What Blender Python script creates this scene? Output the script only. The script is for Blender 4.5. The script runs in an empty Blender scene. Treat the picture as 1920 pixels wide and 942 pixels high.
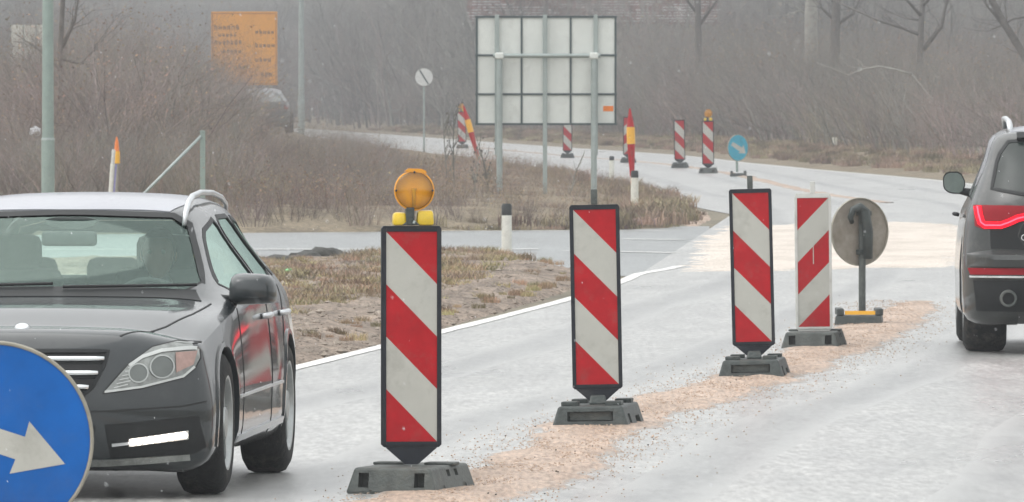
import bpy, bmesh, math, random
import numpy as np
from mathutils import Vector, Matrix, noise
from mathutils.bvhtree import BVHTree
from mathutils.geometry import delaunay_2d_cdt
random.seed(7)
rng = np.random.default_rng(7)
R = math.radians
SC = bpy.context.scene
COL = SC.collection

# ------------------------------------------------------------------ camera
CAM_H = 1.8
FPX = 20000.0                      # focal length in photo pixels (1920 wide): a very long lens
HZ = 185.0                         # row of the horizon in the photo
cam = bpy.data.cameras.new('camera'); camo = bpy.data.objects.new('camera', cam); COL.objects.link(camo)
cam.sensor_width = 36; cam.lens = 36 * FPX / 1920; cam.clip_start = 1; cam.clip_end = 5000
camo.location = (0, 0, CAM_H); camo.rotation_euler = (R(90) - math.atan((471 - HZ) / FPX), 0, 0)
SC.camera = camo
cam.dof.use_dof = True; cam.dof.focus_distance = 52; cam.dof.aperture_fstop = 42

# ------------------------------------------------------------------ light: overcast winter day
SUN_EL, SUN_AZ = 55, 250
W = bpy.data.worlds.new('World'); SC.world = W; W.use_nodes = True
nt = W.node_tree; nt.nodes.clear()
sky = nt.nodes.new('ShaderNodeTexSky'); sky.sky_type = 'NISHITA'; sky.sun_disc = False
sky.sun_elevation = R(SUN_EL); sky.sun_rotation = R(SUN_AZ); sky.air_density = 1.0; sky.dust_density = 5.0
hs = nt.nodes.new('ShaderNodeHueSaturation'); hs.inputs['Saturation'].default_value = 0.12
mx = nt.nodes.new('ShaderNodeMix'); mx.data_type = 'RGBA'; mx.inputs[0].default_value = 0.6
mx.inputs[7].default_value = (7.35, 7.45, 7.38, 1)          # cloud layer evens the sky out
bg = nt.nodes.new('ShaderNodeBackground'); bg.inputs['Strength'].default_value = 0.115
ow = nt.nodes.new('ShaderNodeOutputWorld')
nt.links.new(sky.outputs[0], hs.inputs['Color']); nt.links.new(hs.outputs[0], mx.inputs[6])
nt.links.new(mx.outputs[2], bg.inputs[0]); nt.links.new(bg.outputs[0], ow.inputs[0])
sun = bpy.data.lights.new('sun', 'SUN'); sun.energy = 0.6; sun.angle = R(80); sun.color = (1, .97, .93)
suno = bpy.data.objects.new('sun', sun); COL.objects.link(suno)
suno.rotation_euler = (R(90 - SUN_EL), 0, R(180 - SUN_AZ + 180) * -1)
suno.location = (0, 0, 60)
SC.view_settings.view_transform = 'Standard'; SC.view_settings.look = 'None'
SC.view_settings.exposure = 1.22; SC.view_settings.gamma = 1.0
HAZE = 0.0011

# ------------------------------------------------------------------ helpers
def G(px, py):
    """photo pixel lying on the flat ground -> world x, y"""
    s = (py - HZ) / CAM_H
    return ((px - 960) / s, FPX / s)
def XZ(px, py, Y):
    """photo pixel at a known distance -> world x, z"""
    return ((px - 960) * Y / FPX, CAM_H - (py - HZ) * Y / FPX)
def srgb(h):
    c = [(int(h[i:i+2], 16) / 255) for i in (0, 2, 4)]
    return tuple((v / 12.92 if v <= .04045 else ((v + .055) / 1.055) ** 2.4) for v in c) + (1,)

def mat(name, col, rough=.6, metal=0, var=.12, scale=8, bump=0, bscale=40, spec=.5, coat=0, col2=None,
        emit=None, estr=0, stretch=(1, 1, 1), trans=None, fres=.08, blend=.35):
    m = bpy.data.materials.new(name); m.use_nodes = True
    n = m.node_tree.nodes; l = m.node_tree.links; b = n['Principled BSDF']
    if len(col) == 3: col = tuple(col) + (1,)
    b.inputs['Roughness'].default_value = rough; b.inputs['Metallic'].default_value = metal
    b.inputs['Specular IOR Level'].default_value = spec; b.inputs['Coat Weight'].default_value = coat
    b.inputs['Coat Roughness'].default_value = .06
    tc = n.new('ShaderNodeTexCoord'); mp = n.new('ShaderNodeMapping'); mp.inputs['Scale'].default_value = stretch
    l.new(tc.outputs['Object'], mp.inputs[0])
    nz = n.new('ShaderNodeTexNoise'); nz.inputs['Scale'].default_value = scale; nz.inputs['Detail'].default_value = 6
    nz.inputs['Roughness'].default_value = .65
    l.new(mp.outputs[0], nz.inputs['Vector'])
    rp = n.new('ShaderNodeValToRGB'); rp.color_ramp.elements[0].position = .3; rp.color_ramp.elements[1].position = .7
    c2 = col2 if col2 else tuple(min(1, v * (1 + var)) for v in col[:3]) + (1,)
    if len(c2) == 3: c2 = tuple(c2) + (1,)
    c1 = col if col2 else tuple(v * (1 - var) for v in col[:3]) + (1,)
    rp.color_ramp.elements[0].color = c1; rp.color_ramp.elements[1].color = c2
    l.new(nz.outputs['Fac'], rp.inputs[0]); l.new(rp.outputs[0], b.inputs['Base Color'])
    if bump:
        n2 = n.new('ShaderNodeTexNoise'); n2.inputs['Scale'].default_value = bscale; n2.inputs['Detail'].default_value = 5
        l.new(mp.outputs[0], n2.inputs['Vector'])
        bp = n.new('ShaderNodeBump'); bp.inputs['Strength'].default_value = min(1, bump); bp.inputs['Distance'].default_value = .02
        l.new(n2.outputs['Fac'], bp.inputs['Height']); l.new(bp.outputs[0], b.inputs['Normal'])
    if emit:
        b.inputs['Emission Color'].default_value = tuple(emit) + (1,); b.inputs['Emission Strength'].default_value = estr
    if trans is not None:                                  # thin glass: tinted see-through plus reflection
        out = n['Material Output']; tr = n.new('ShaderNodeBsdfTransparent'); tr.inputs[0].default_value = tuple(trans) + (1,)
        gl = n.new('ShaderNodeBsdfGlossy'); gl.inputs['Roughness'].default_value = rough; gl.inputs[0].default_value = (.72, .92, .84, 1)
        fr = n.new('ShaderNodeLayerWeight'); fr.inputs['Blend'].default_value = blend
        mr = n.new('ShaderNodeMapRange'); mr.inputs['To Min'].default_value = fres; mr.inputs['To Max'].default_value = 1
        mxs = n.new('ShaderNodeMixShader')
        l.new(fr.outputs['Fresnel'], mr.inputs[0]); l.new(mr.outputs[0], mxs.inputs[0])
        l.new(tr.outputs[0], mxs.inputs[1]); l.new(gl.outputs[0], mxs.inputs[2]); l.new(mxs.outputs[0], out.inputs[0])
    return m

def tag(o, label=None, cat=None, group=None, kind=None):
    if label: o['label'] = label
    if cat: o['category'] = cat
    if group: o['group'] = group
    if kind: o['kind'] = kind
    return o
def thing(name, label, cat, loc=(0, 0, 0), rz=0, group=None, tilt=(0, 0)):
    o = bpy.data.objects.new(name, None); COL.objects.link(o); o.empty_display_size = .2
    o.location = loc; o.rotation_euler = (tilt[0], tilt[1], rz)
    return tag(o, label, cat, group)
def link(name, me, m=None, parent=None, smooth=False):
    o = bpy.data.objects.new(name, me); COL.objects.link(o)
    if m is not None:
        for mm in (m if isinstance(m, (list, tuple)) else [m]): me.materials.append(mm)
    if smooth: me.polygons.foreach_set('use_smooth', [True] * len(me.polygons))
    if parent is not None: o.parent = parent
    return o
def obj(name, bm, m, parent=None, smooth=False, sharp=None):
    me = bpy.data.meshes.new(name)
    bmesh.ops.recalc_face_normals(bm, faces=bm.faces[:])
    if sharp is not None:
        for e in bm.edges:
            if len(e.link_faces) == 2 and e.calc_face_angle(0) > sharp: e.smooth = False
        smooth = True
    bm.to_mesh(me); bm.free()
    return link(name, me, m, parent, smooth)
def obj_pf(name, v, f, m, parent=None, smooth=False):
    me = bpy.data.meshes.new(name); me.from_pydata([tuple(p) for p in v], [], f); me.update()
    return link(name, me, m, parent, smooth)
def box(bm, x0, x1, y0, y1, z0, z1, bev=0, M=None, mi=0, top=None):
    """box; top=(sx, sy) scales its upper face for a battered block"""
    cx, cy = (x0 + x1) / 2, (y0 + y1) / 2; sx, sy = top if top else (1, 1)
    vs = []
    for z, a, b in ((z0, 1, 1), (z1, sx, sy)):
        for x, y in ((x0, y0), (x1, y0), (x1, y1), (x0, y1)):
            vs.append(bm.verts.new((cx + (x - cx) * a, cy + (y - cy) * b, z)))
    fs = [bm.faces.new([vs[i] for i in q]) for q in ((3, 2, 1, 0), (4, 5, 6, 7), (0, 1, 5, 4), (1, 2, 6, 5), (2, 3, 7, 6), (3, 0, 4, 7))]
    for f in fs: f.material_index = mi
    if bev:
        r = bmesh.ops.bevel(bm, geom=list({e for f in fs for e in f.edges}), offset=bev, segments=2, affect='EDGES', profile=.5)
        vs = list({v for f in r['faces'] for v in f.verts} | {v for v in vs if v.is_valid})
    if M is not None: bmesh.ops.transform(bm, matrix=M, verts=[v for v in vs if v.is_valid])
    return vs
def tube(bm, pts, rad, n=8, cap=True, flat=None):
    pts = [Vector(p) for p in pts]; rs = rad if isinstance(rad, (list, tuple)) else [rad] * len(pts)
    rings = []; prev = None
    for i, p in enumerate(pts):
        d = (pts[min(i + 1, len(pts) - 1)] - pts[max(i - 1, 0)]).normalized()
        a = prev if prev is not None else (Vector((0, 0, 1)) if abs(d.z) < .9 else Vector((1, 0, 0)))
        u = (a - d * a.dot(d)).normalized(); prev = u; w = d.cross(u)
        fl = flat if flat else 1
        rings.append([bm.verts.new(p + u * math.cos(2 * math.pi * k / n) * rs[i] + w * math.sin(2 * math.pi * k / n) * rs[i] * fl) for k in range(n)])
    for a, b in zip(rings, rings[1:]):
        for k in range(n): bm.faces.new((a[k], a[(k + 1) % n], b[(k + 1) % n], b[k]))
    if cap: bm.faces.new(rings[0][::-1]); bm.faces.new(rings[-1])
def lathe(bm, prof, n=32, axis='z', M=None, mi=0):
    """prof: list of (r, h); axis of revolution z or y"""
    rings = []; new = []
    for r, h in prof:
        ring = []
        for k in range(n if r > 1e-6 else 1):
            a = 2 * math.pi * k / n
            p = (r * math.cos(a), r * math.sin(a), h) if axis == 'z' else (r * math.cos(a), h, r * math.sin(a))
            v = bm.verts.new(p); ring.append(v); new.append(v)
        rings.append(ring)
    for a, b in zip(rings, rings[1:]):
        for k in range(n):
            k2 = (k + 1) % n
            if len(a) == 1 and len(b) == 1: continue
            if len(a) == 1: f = bm.faces.new((a[0], b[k], b[k2]))
            elif len(b) == 1: f = bm.faces.new((a[k], a[k2], b[0]))
            else: f = bm.faces.new((a[k], a[k2], b[k2], b[k]))
            f.material_index = mi
    if M is not None: bmesh.ops.transform(bm, matrix=M, verts=new)
def prism(bm, poly, y0, y1, axis='y', mi=0):
    """poly in (x, z) extruded along y (axis 'y') or (x, y) along z (axis 'z')"""
    mk = (lambda p, t: (p[0], t, p[1])) if axis == 'y' else (lambda p, t: (p[0], p[1], t))
    a = [bm.verts.new(mk(p, y0)) for p in poly]; b = [bm.verts.new(mk(p, y1)) for p in poly]
    n = len(poly); fs = [bm.faces.new(a), bm.faces.new(b[::-1])]
    for k in range(n): fs.append(bm.faces.new((a[k], b[k], b[(k + 1) % n], a[(k + 1) % n])))
    for f in fs: f.material_index = mi
def in_poly(x, y, poly):
    c = False; j = len(poly) - 1
    for i in range(len(poly)):
        xi, yi = poly[i]; xj, yj = poly[j]
        if (yi > y) != (yj > y) and x < (xj - xi) * (y - yi) / (yj - yi) + xi: c = not c
        j = i
    return c
def in_poly_np(X, Y, poly):
    c = np.zeros(X.shape, bool); j = len(poly) - 1
    for i in range(len(poly)):
        xi, yi = poly[i]; xj, yj = poly[j]
        if yi != yj:
            c ^= ((yi > Y) != (yj > Y)) & (X < (xj - xi) * (Y - yi) / (yj - yi) + xi)
        j = i
    return c
def dist_poly_np(X, Y, poly):
    d = np.full(X.shape, 1e9)
    for i in range(len(poly)):
        ax, ay = poly[i]; bx, by = poly[(i + 1) % len(poly)]
        ux, uy = bx - ax, by - ay; L = ux * ux + uy * uy + 1e-12
        t = np.clip(((X - ax) * ux + (Y - ay) * uy) / L, 0, 1)
        d = np.minimum(d, np.hypot(X - ax - t * ux, Y - ay - t * uy))
    return d
def resample(pts, step):
    out = []
    for a, b in zip(pts, pts[1:]):
        n = max(1, int(math.dist(a, b) / step))
        out += [(a[0] + (b[0] - a[0]) * k / n, a[1] + (b[1] - a[1]) * k / n) for k in range(n)]
    return out + [pts[-1]]
def smooth_line(pts, n=8):
    out = []; P = [np.array(p, float) for p in pts]
    for i in range(len(P) - 1):
        p0 = P[max(i - 1, 0)]; p1 = P[i]; p2 = P[i + 1]; p3 = P[min(i + 2, len(P) - 1)]
        for k in range(n):
            t = k / n
            out.append(tuple(.5 * (2 * p1 + (p2 - p0) * t + (2 * p0 - 5 * p1 + 4 * p2 - p3) * t * t + (3 * p1 - p0 - 3 * p2 + p3) * t ** 3)))
    return out + [tuple(P[-1])]
def sheet(name, poly, z, m, step=3.0):
    poly2 = resample(poly + [poly[0]], step)[:-1]
    v = [Vector(p) for p in poly2]; n = len(v)
    r = delaunay_2d_cdt(v, [(i, (i + 1) % n) for i in range(n)], [list(range(n))], 1, 1e-5)
    return tag(obj_pf(name, [(p.x, p.y, z) for p in r[0]], [list(f) for f in r[2]], m), kind='structure')
def ribbon(name, line, w, z, m, jag=0, parent=None):
    v = []; f = []
    for i, p in enumerate(line):
        a = line[max(i - 1, 0)]; b = line[min(i + 1, len(line) - 1)]
        dx, dy = b[0] - a[0], b[1] - a[1]; L = math.hypot(dx, dy); nx, ny = -dy / L, dx / L
        ww = w(i / (len(line) - 1)) if callable(w) else w
        j1 = (random.random() - .5) * jag; j2 = (random.random() - .5) * jag
        v += [(p[0] + nx * (ww / 2 + j1), p[1] + ny * (ww / 2 + j1), z), (p[0] - nx * (ww / 2 + j2), p[1] - ny * (ww / 2 + j2), z)]
        if i: f.append((2 * i - 2, 2 * i - 1, 2 * i + 1, 2 * i))
    return obj_pf(name, v, f, m, parent)
def fbm(x, y, z=0, o=4):
    return noise.fractal(Vector((x, y, z)), 1.0, 2.0, o)

def grains(name, pts, m, label, cat):
    """pts: (x, y, z, r): many small irregular stones in one mesh"""
    P = np.array(pts); n = len(P); base = np.array([(1, 0, 0), (0, 1, 0), (-1, 0, 0), (0, -1, 0), (0, 0, 1), (0, 0, -1)], float)
    fc = np.array([(0, 1, 4), (1, 2, 4), (2, 3, 4), (3, 0, 4), (1, 0, 5), (2, 1, 5), (3, 2, 5), (0, 3, 5)])
    a = rng.uniform(0, 6.283, n); ca, sa = np.cos(a), np.sin(a)
    V = base[None] * P[:, 3, None, None] * rng.uniform(.6, 1.35, (n, 6, 1)) * np.array([1.2, 1, .7])
    X = V[:, :, 0] * ca[:, None] - V[:, :, 1] * sa[:, None] + P[:, 0, None]; Y = V[:, :, 0] * sa[:, None] + V[:, :, 1] * ca[:, None] + P[:, 1, None]; Z = V[:, :, 2] + P[:, 2, None]
    v = np.stack([X, Y, Z], 2).reshape(-1, 3); f = (fc[None] + 6 * np.arange(n)[:, None, None]).reshape(-1, 3)
    me = bpy.data.meshes.new(name); me.from_pydata(v.tolist(), [], f.tolist()); o = link(name, me, m); return tag(o, label, cat, kind='stuff')
def terrain(name, poly, m, gx, gy, height, z0=.012):
    """raised patch of rough ground: boundary stays low, the inside is bumpy"""
    poly = resample(poly + [poly[0]], gx * 2)[:-1]
    xs = [p[0] for p in poly]; ys = [p[1] for p in poly]
    X, Y = np.meshgrid(np.arange(min(xs), max(xs), gx), np.arange(min(ys), max(ys), gy))
    X = X + rng.uniform(-.3, .3, X.shape) * gx; Y = Y + rng.uniform(-.3, .3, Y.shape) * gy
    ok = in_poly_np(X, Y, poly); X = X[ok]; Y = Y[ok]
    D = dist_poly_np(X, Y, poly); k = D > gx * .4; X = X[k]; Y = Y[k]; D = D[k]
    n = len(poly)
    v = [Vector(p) for p in poly] + [Vector((a, b)) for a, b in zip(X, Y)]
    r = delaunay_2d_cdt(v, [(i, (i + 1) % n) for i in range(n)], [list(range(n))], 1, 1e-5)
    co = np.array([(p.x, p.y) for p in r[0]]); dd = dist_poly_np(co[:, 0], co[:, 1], poly)
    vs = [(x, y, z0 + (height(x, y, d) if d > 1e-4 else -.03)) for (x, y), d in zip(co, dd)]
    o = obj_pf(name, vs, [list(f) for f in r[2]], m, smooth=True)
    return tag(o, kind='structure')

# ------------------------------------------------------------------ materials
M = {}
def ground_mat(name, cols, rough, wet=None, scale=3, fine=60, bump=.6, stretch=(1, 1, 1), bd=.03):
    m = bpy.data.materials.new(name); m.use_nodes = True
    n = m.node_tree.nodes; l = m.node_tree.links; b = n['Principled BSDF']
    tc = n.new('ShaderNodeTexCoord'); mp = n.new('ShaderNodeMapping'); mp.inputs['Scale'].default_value = stretch
    l.new(tc.outputs['Object'], mp.inputs[0])
    n1 = n.new('ShaderNodeTexNoise'); n1.inputs['Scale'].default_value = scale; n1.inputs['Detail'].default_value = 8; n1.inputs['Roughness'].default_value = .6
    n2 = n.new('ShaderNodeTexNoise'); n2.inputs['Scale'].default_value = fine; n2.inputs['Detail'].default_value = 4
    l.new(mp.outputs[0], n1.inputs['Vector']); l.new(mp.outputs[0], n2.inputs['Vector'])
    rp = n.new('ShaderNodeValToRGB'); e = rp.color_ramp.elements
    e[0].position = .3; e[0].color = cols[0] + (1,); e[1].position = .72; e[1].color = cols[-1] + (1,)
    if len(cols) > 2:
        k = e.new(.5); k.color = cols[1] + (1,)
    l.new(n1.outputs['Fac'], rp.inputs[0])
    rp2 = n.new('ShaderNodeMapRange'); rp2.inputs['From Min'].default_value = .3; rp2.inputs['From Max'].default_value = .7
    rp2.inputs['To Min'].default_value = .62; rp2.inputs['To Max'].default_value = 1.35
    l.new(n2.outputs['Fac'], rp2.inputs[0])
    mu = n.new('ShaderNodeVectorMath'); mu.operation = 'SCALE'; l.new(rp.outputs[0], mu.inputs[0]); l.new(rp2.outputs[0], mu.inputs['Scale'])
    l.new(mu.outputs[0], b.inputs['Base Color'])
    if wet:
        b.inputs['Coat Weight'].default_value = .7; b.inputs['Coat Roughness'].default_value = .3
        n3 = n.new('ShaderNodeTexNoise'); n3.inputs['Scale'].default_value = wet[2]; n3.inputs['Detail'].default_value = 5
        l.new(mp.outputs[0], n3.inputs['Vector'])
        mr = n.new('ShaderNodeMapRange'); mr.inputs['From Min'].default_value = .38; mr.inputs['From Max'].default_value = .62
        mr.inputs['To Min'].default_value = wet[0]; mr.inputs['To Max'].default_value = wet[1]
        l.new(n3.outputs['Fac'], mr.inputs[0]); l.new(mr.outputs[0], b.inputs['Roughness'])
    else: b.inputs['Roughness'].default_value = rough
    bp = n.new('ShaderNodeBump'); bp.inputs['Strength'].default_value = bump; bp.inputs['Distance'].default_value = bd
    l.new(n2.outputs['Fac'], bp.inputs['Height']); l.new(bp.outputs[0], b.inputs['Normal'])
    return m
def road_mat(name, lo, hi, gloss):
    m = bpy.data.materials.new(name); m.use_nodes = True
    n = m.node_tree.nodes; l = m.node_tree.links; b = n['Principled BSDF']; tc = n.new('ShaderNodeTexCoord')
    def nz(sc, st, det=5, rough=.6):
        mp = n.new('ShaderNodeMapping'); mp.inputs['Scale'].default_value = st; l.new(tc.outputs['Object'], mp.inputs[0])
        q = n.new('ShaderNodeTexNoise'); q.inputs['Scale'].default_value = sc; q.inputs['Detail'].default_value = det; q.inputs['Roughness'].default_value = rough
        l.new(mp.outputs[0], q.inputs['Vector']); return q.outputs['Fac']
    big = nz(.55, (1, .22, 1)); mid = nz(3.2, (1, .16, 1), 6, .7); fine = nz(26, (1, .10, 1), 4, .7)
    def mr(src, a, b_, c, d):
        q = n.new('ShaderNodeMapRange'); q.inputs['From Min'].default_value = a; q.inputs['From Max'].default_value = b_; q.inputs['To Min'].default_value = c; q.inputs['To Max'].default_value = d; l.new(src, q.inputs[0]); return q.outputs[0]
    def mul(a, b_):
        q = n.new('ShaderNodeMath'); q.operation = 'MULTIPLY'; l.new(a, q.inputs[0]); l.new(b_, q.inputs[1]); return q.outputs[0]
    k = mul(mul(mr(big, .3, .7, .84, 1.14), mr(mid, .3, .7, .93, 1.06)), mr(fine, .3, .7, .55, 1.42))
    cr = n.new('ShaderNodeMix'); cr.data_type = 'RGBA'; l.new(mr(mid, .35, .65, 0, 1), cr.inputs[0]); cr.inputs[6].default_value = lo + (1,); cr.inputs[7].default_value = hi + (1,)
    sc_ = n.new('ShaderNodeVectorMath'); sc_.operation = 'SCALE'; l.new(cr.outputs[2], sc_.inputs[0]); l.new(k, sc_.inputs['Scale']); l.new(sc_.outputs[0], b.inputs['Base Color'])
    l.new(mr(mid, .3, .7, .42, .52), b.inputs['Roughness']); b.inputs['Coat Weight'].default_value = gloss; l.new(mr(big, .3, .7, .26, .40), b.inputs['Coat Roughness'])
    bp = n.new('ShaderNodeBump'); bp.inputs['Strength'].default_value = .35; bp.inputs['Distance'].default_value = .006; l.new(fine, bp.inputs['Height']); l.new(bp.outputs[0], b.inputs['Normal'])
    return m
M['road'] = road_mat('wet_asphalt', (.245, .247, .24), (.335, .335, .322), .8)
M['side'] = road_mat('dark_asphalt', (.14, .152, .156), (.21, .225, .225), .55)
M['marking'] = ground_mat('road_paint', [(.62, .62, .6), (.8, .8, .78)], .5, None, 2.5, 30, .2)
M['gravel'] = ground_mat('pink_grit', [(.30, .215, .16), (.385, .285, .22), (.46, .355, .285)], .85, None, 3.5, 38, .8, (1, .10, 1), .02)
M['pale_grit'] = ground_mat('pale_grit', [(.46, .405, .35), (.57, .51, .45), (.65, .59, .525)], .7, None, 1.2, 50, .5, (1, .3, 1))
M['dirt'] = ground_mat('damp_dirt', [(.10, .078, .06), (.21, .165, .13), (.33, .265, .21)], .9, None, 3.2, 26, .9, (1, .3, 1))
M['verge'] = ground_mat('winter_verge', [(.13, .105, .075), (.2, .165, .115), (.27, .22, .15)], .95, None, 1.2, 14, 1)
M['field'] = ground_mat('winter_field', [(.11, .10, .075), (.17, .15, .11), (.22, .19, .14)], .95, None, .15, 6, 1)
M['rubber'] = mat('grey_rubber', (.075, .085, .08), .6, var=.3, scale=14, bump=.3, bscale=60)
M['rubber_dark'] = mat('dark_rubber', (.04, .05, .048), .5, var=.35, scale=14, bump=.3, bscale=60)
M['frame_black'] = mat('black_plastic', (.014, .017, .024), .45, var=.3, scale=18, spec=.3)
M['frame_white'] = mat('white_plastic', (.6, .6, .57), .5, var=.1, scale=9)
M['red'] = mat('red_reflective', (.40, .006, .012), .42, spec=.25, var=.16, scale=9, bump=.12, bscale=12)
M['white_refl'] = mat('white_reflective', (.45, .45, .41), .35, var=.07, scale=6, bump=.08, bscale=10)
M['amber'] = mat('amber_lens', (.72, .30, .008), .12, var=.25, scale=10, coat=1, bump=.5, bscale=34)
M['amber_deep'] = mat('amber_rim', (.72, .30, .012), .2, var=.1, coat=.5)
M['yellow'] = mat('yellow_plastic', (.72, .50, .02), .3, var=.12, scale=12, coat=.3)
M['blue'] = mat('blue_reflective', (.002, .105, .40), .4, spec=.25, var=.22, scale=2.6, bump=.05, bscale=9)
M['blue_faded'] = mat('faded_blue', (.03, .33, .46), .5, var=.2, scale=6)
M['rim_grey'] = mat('worn_grey_rim', (.30, .28, .23), .5, var=.25, scale=12)
M['galv'] = mat('galvanised_steel', (.34, .39, .38), .45, .35, var=.12, scale=7)
M['galv_green'] = mat('weathered_steel', (.27, .34, .31), .55, .2, var=.12, scale=5)
M['panel_back'] = mat('bare_aluminium', (.68, .71, .68), .45, .1, var=.07, scale=2.5)
M['panel_frame'] = mat('dark_frame', (.06, .085, .09), .5, var=.2)
M['orange'] = mat('orange_sticker', (.85, .22, .02), .4)
M['sign_orange'] = mat('amber_sign_sheet', (.74, .32, .03), .5, var=.06, scale=1.5)
M['sign_edge'] = mat('sign_edge', (.42, .17, .03), .5)
M['ink'] = mat('sign_black', (.05, .04, .035), .5)
M['post_white'] = mat('white_post', (.68, .68, .62), .45, var=.1, scale=9)
M['black'] = mat('black_cap', (.02, .024, .024), .4, var=.3)
M['disc_back'] = mat('muddy_disc_back', (.17, .145, .11), .6, var=.0, scale=7, col2=(.34, .31, .27))
M['disc_grey'] = mat('grey_disc', (.62, .63, .62), .5, var=.05)
M['marker_orange'] = mat('marker_orange', (.78, .20, .03), .45, var=.1)
M['marker_yellow'] = mat('marker_yellow', (.85, .45, .04), .45, var=.1)
M['lilac'] = mat('lilac_plastic', (.28, .27, .5), .5)
M['litter_green'] = mat('green_plastic', (.22, .75, .30), .4)
M['litter_white'] = mat('white_bag', (.66, .67, .7), .6, var=.1)
def bark_mat(name, c1, c2):
    m = mat(name, c1, .9, var=.3, scale=3, col2=c2)
    n = m.node_tree.nodes; l = m.node_tree.links; b = n['Principled BSDF']; rp = [q for q in n if q.type == 'VALTORGB'][0]
    oi = n.new('ShaderNodeObjectInfo'); hv = n.new('ShaderNodeHueSaturation')
    mr = n.new('ShaderNodeMapRange'); mr.inputs['To Min'].default_value = .45; mr.inputs['To Max'].default_value = 1.55
    l.new(oi.outputs['Random'], mr.inputs[0]); l.new(mr.outputs[0], hv.inputs['Value'])
    mh = n.new('ShaderNodeMapRange'); mh.inputs['To Min'].default_value = .46; mh.inputs['To Max'].default_value = .55
    ml = n.new('ShaderNodeMath'); ml.operation = 'FRACT'; mm = n.new('ShaderNodeMath'); mm.operation = 'MULTIPLY'; mm.inputs[1].default_value = 7.3
    l.new(oi.outputs['Random'], mm.inputs[0]); l.new(mm.outputs[0], ml.inputs[0]); l.new(ml.outputs[0], mh.inputs[0]); l.new(mh.outputs[0], hv.inputs['Hue'])
    l.new(rp.outputs[0], hv.inputs['Color']); l.new(hv.outputs[0], b.inputs['Base Color'])
    return m
M['twig_purple'] = bark_mat('twig_purple', (.155, .122, .116), (.27, .220, .208))
M['twig_brown'] = bark_mat('twig_brown', (.175, .140, .108), (.29, .240, .185))
M['twig_grey'] = bark_mat('twig_grey', (.15, .148, .132), (.25, .245, .22))
M['dead_leaf'] = bark_mat('dead_leaf', (.24, .15, .09), (.33, .22, .13))
M['straw'] = bark_mat('straw_grass', (.27, .195, .115), (.42, .32, .20))
M['dull_straw'] = bark_mat('dull_straw', (.24, .18, .125), (.34, .27, .19))
M['green_grass'] = bark_mat('olive_grass', (.22, .19, .10), (.30, .25, .14))
M['bark'] = mat('bark', (.12, .11, .10), .9, var=.3, scale=5, bump=.6, bscale=20)
M['bark_pale'] = mat('pale_bark', (.30, .29, .26), .8, var=.3, scale=5)

def dirty(m, col=(.16, .14, .115), amt=.5, scale=5, lo=.52, hi=.72):
    n = m.node_tree.nodes; l = m.node_tree.links; b = n['Principled BSDF']; src = b.inputs['Base Color'].links[0].from_socket
    tc = n.new('ShaderNodeTexCoord'); nz = n.new('ShaderNodeTexNoise'); nz.inputs['Scale'].default_value = scale; nz.inputs['Detail'].default_value = 10; nz.inputs['Roughness'].default_value = .75
    oi = n.new('ShaderNodeObjectInfo'); ad = n.new('ShaderNodeVectorMath'); ad.operation = 'MULTIPLY_ADD'; ad.inputs[1].default_value = (1, 1, 1)
    cb = n.new('ShaderNodeCombineXYZ'); ml = n.new('ShaderNodeMath'); ml.operation = 'MULTIPLY'; ml.inputs[1].default_value = 40; l.new(oi.outputs['Random'], ml.inputs[0]); l.new(ml.outputs[0], cb.inputs[1])
    l.new(tc.outputs['Object'], ad.inputs[0]); l.new(cb.outputs[0], ad.inputs[2]); l.new(ad.outputs[0], nz.inputs['Vector'])
    mr = n.new('ShaderNodeMapRange'); mr.inputs['From Min'].default_value = lo; mr.inputs['From Max'].default_value = hi; mr.inputs['To Max'].default_value = amt; l.new(nz.outputs['Fac'], mr.inputs[0])
    mx_ = n.new('ShaderNodeMix'); mx_.data_type = 'RGBA'; l.new(mr.outputs[0], mx_.inputs[0]); l.new(src, mx_.inputs[6]); mx_.inputs[7].default_value = col + (1,); l.new(mx_.outputs[2], b.inputs['Base Color'])
for k_, a_ in (('red', .38), ('white_refl', .38), ('frame_black', .22), ('frame_white', .4), ('rubber', .4), ('rubber_dark', .4), ('post_white', .4), ('panel_back', .22), ('galv', .25), ('galv_green', .3), ('yellow', .3), ('blue', .12)): dirty(M[k_], amt=a_)
dirty(M['marking'], (.32, .31, .30), .65, 3, .5, .66)

# ------------------------------------------------------------------ ground, roads and markings
def GL(pts): return [G(*p) for p in pts]
sheet('ground', [(-900, -60), (900, -60), (900, 3500), (-900, 3500)], 0, M['field'], 200)
left_far = [(3.4, 165), (3.0, 178), (2.52, 209), (1.54, 240), (.6, 283), (-1.9, 333), (-5.4, 400), (-9, 470), (-13.5, 560), (-30, 800)]
left_near = [(-6.6, 10), (-5.0, 30), (-3.25, 50), (-1.43, 71), (.53, 95.5), (1.31, 109)]
right_edge = [(-1.2, -20), (.8, 20), (3.4, 50), (6.6, 85), (8.6, 110), (9.8, 150), (10.1, 183), (9.4, 229), (6.94, 283), (5.2, 336), (2.03, 387), (-2.6, 465), (-6.35, 532), (-13, 640), (-24, 800)]
LF, LN, RE = smooth_line(left_far), smooth_line(left_near), smooth_line(right_edge)
road_poly = [(-8.8, -20)] + LN + LF + RE[::-1]
sheet('road', road_poly, .008, M['road'], 4)
sheet('side_road', GL([(-900, 437), (1330, 425), (1330, 520), (-900, 500)]), .004, M['side'], 6)
mk = M['marking']
def marking(line, w, label=None):
    o = ribbon('road_marking', line, w, .0125, mk, .012); tag(o, kind='structure'); return o
marking(resample(LN[:-1] + [(1.31, 109), (1.62, 111.8), (1.80, 114)], 1), .13)
marking(resample([p for p in smooth_line(left_far[1:])], 2), .14)
marking(resample(RE, 3), .17)
def dash(a, b, w): marking(resample([G(*a), G(*b)], .4), w)
dash((-300, 470), (1010, 469), .42); dash((1060, 472), (1275, 476), .25); dash((1165, 450), (1278, 451), .3)
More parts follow.
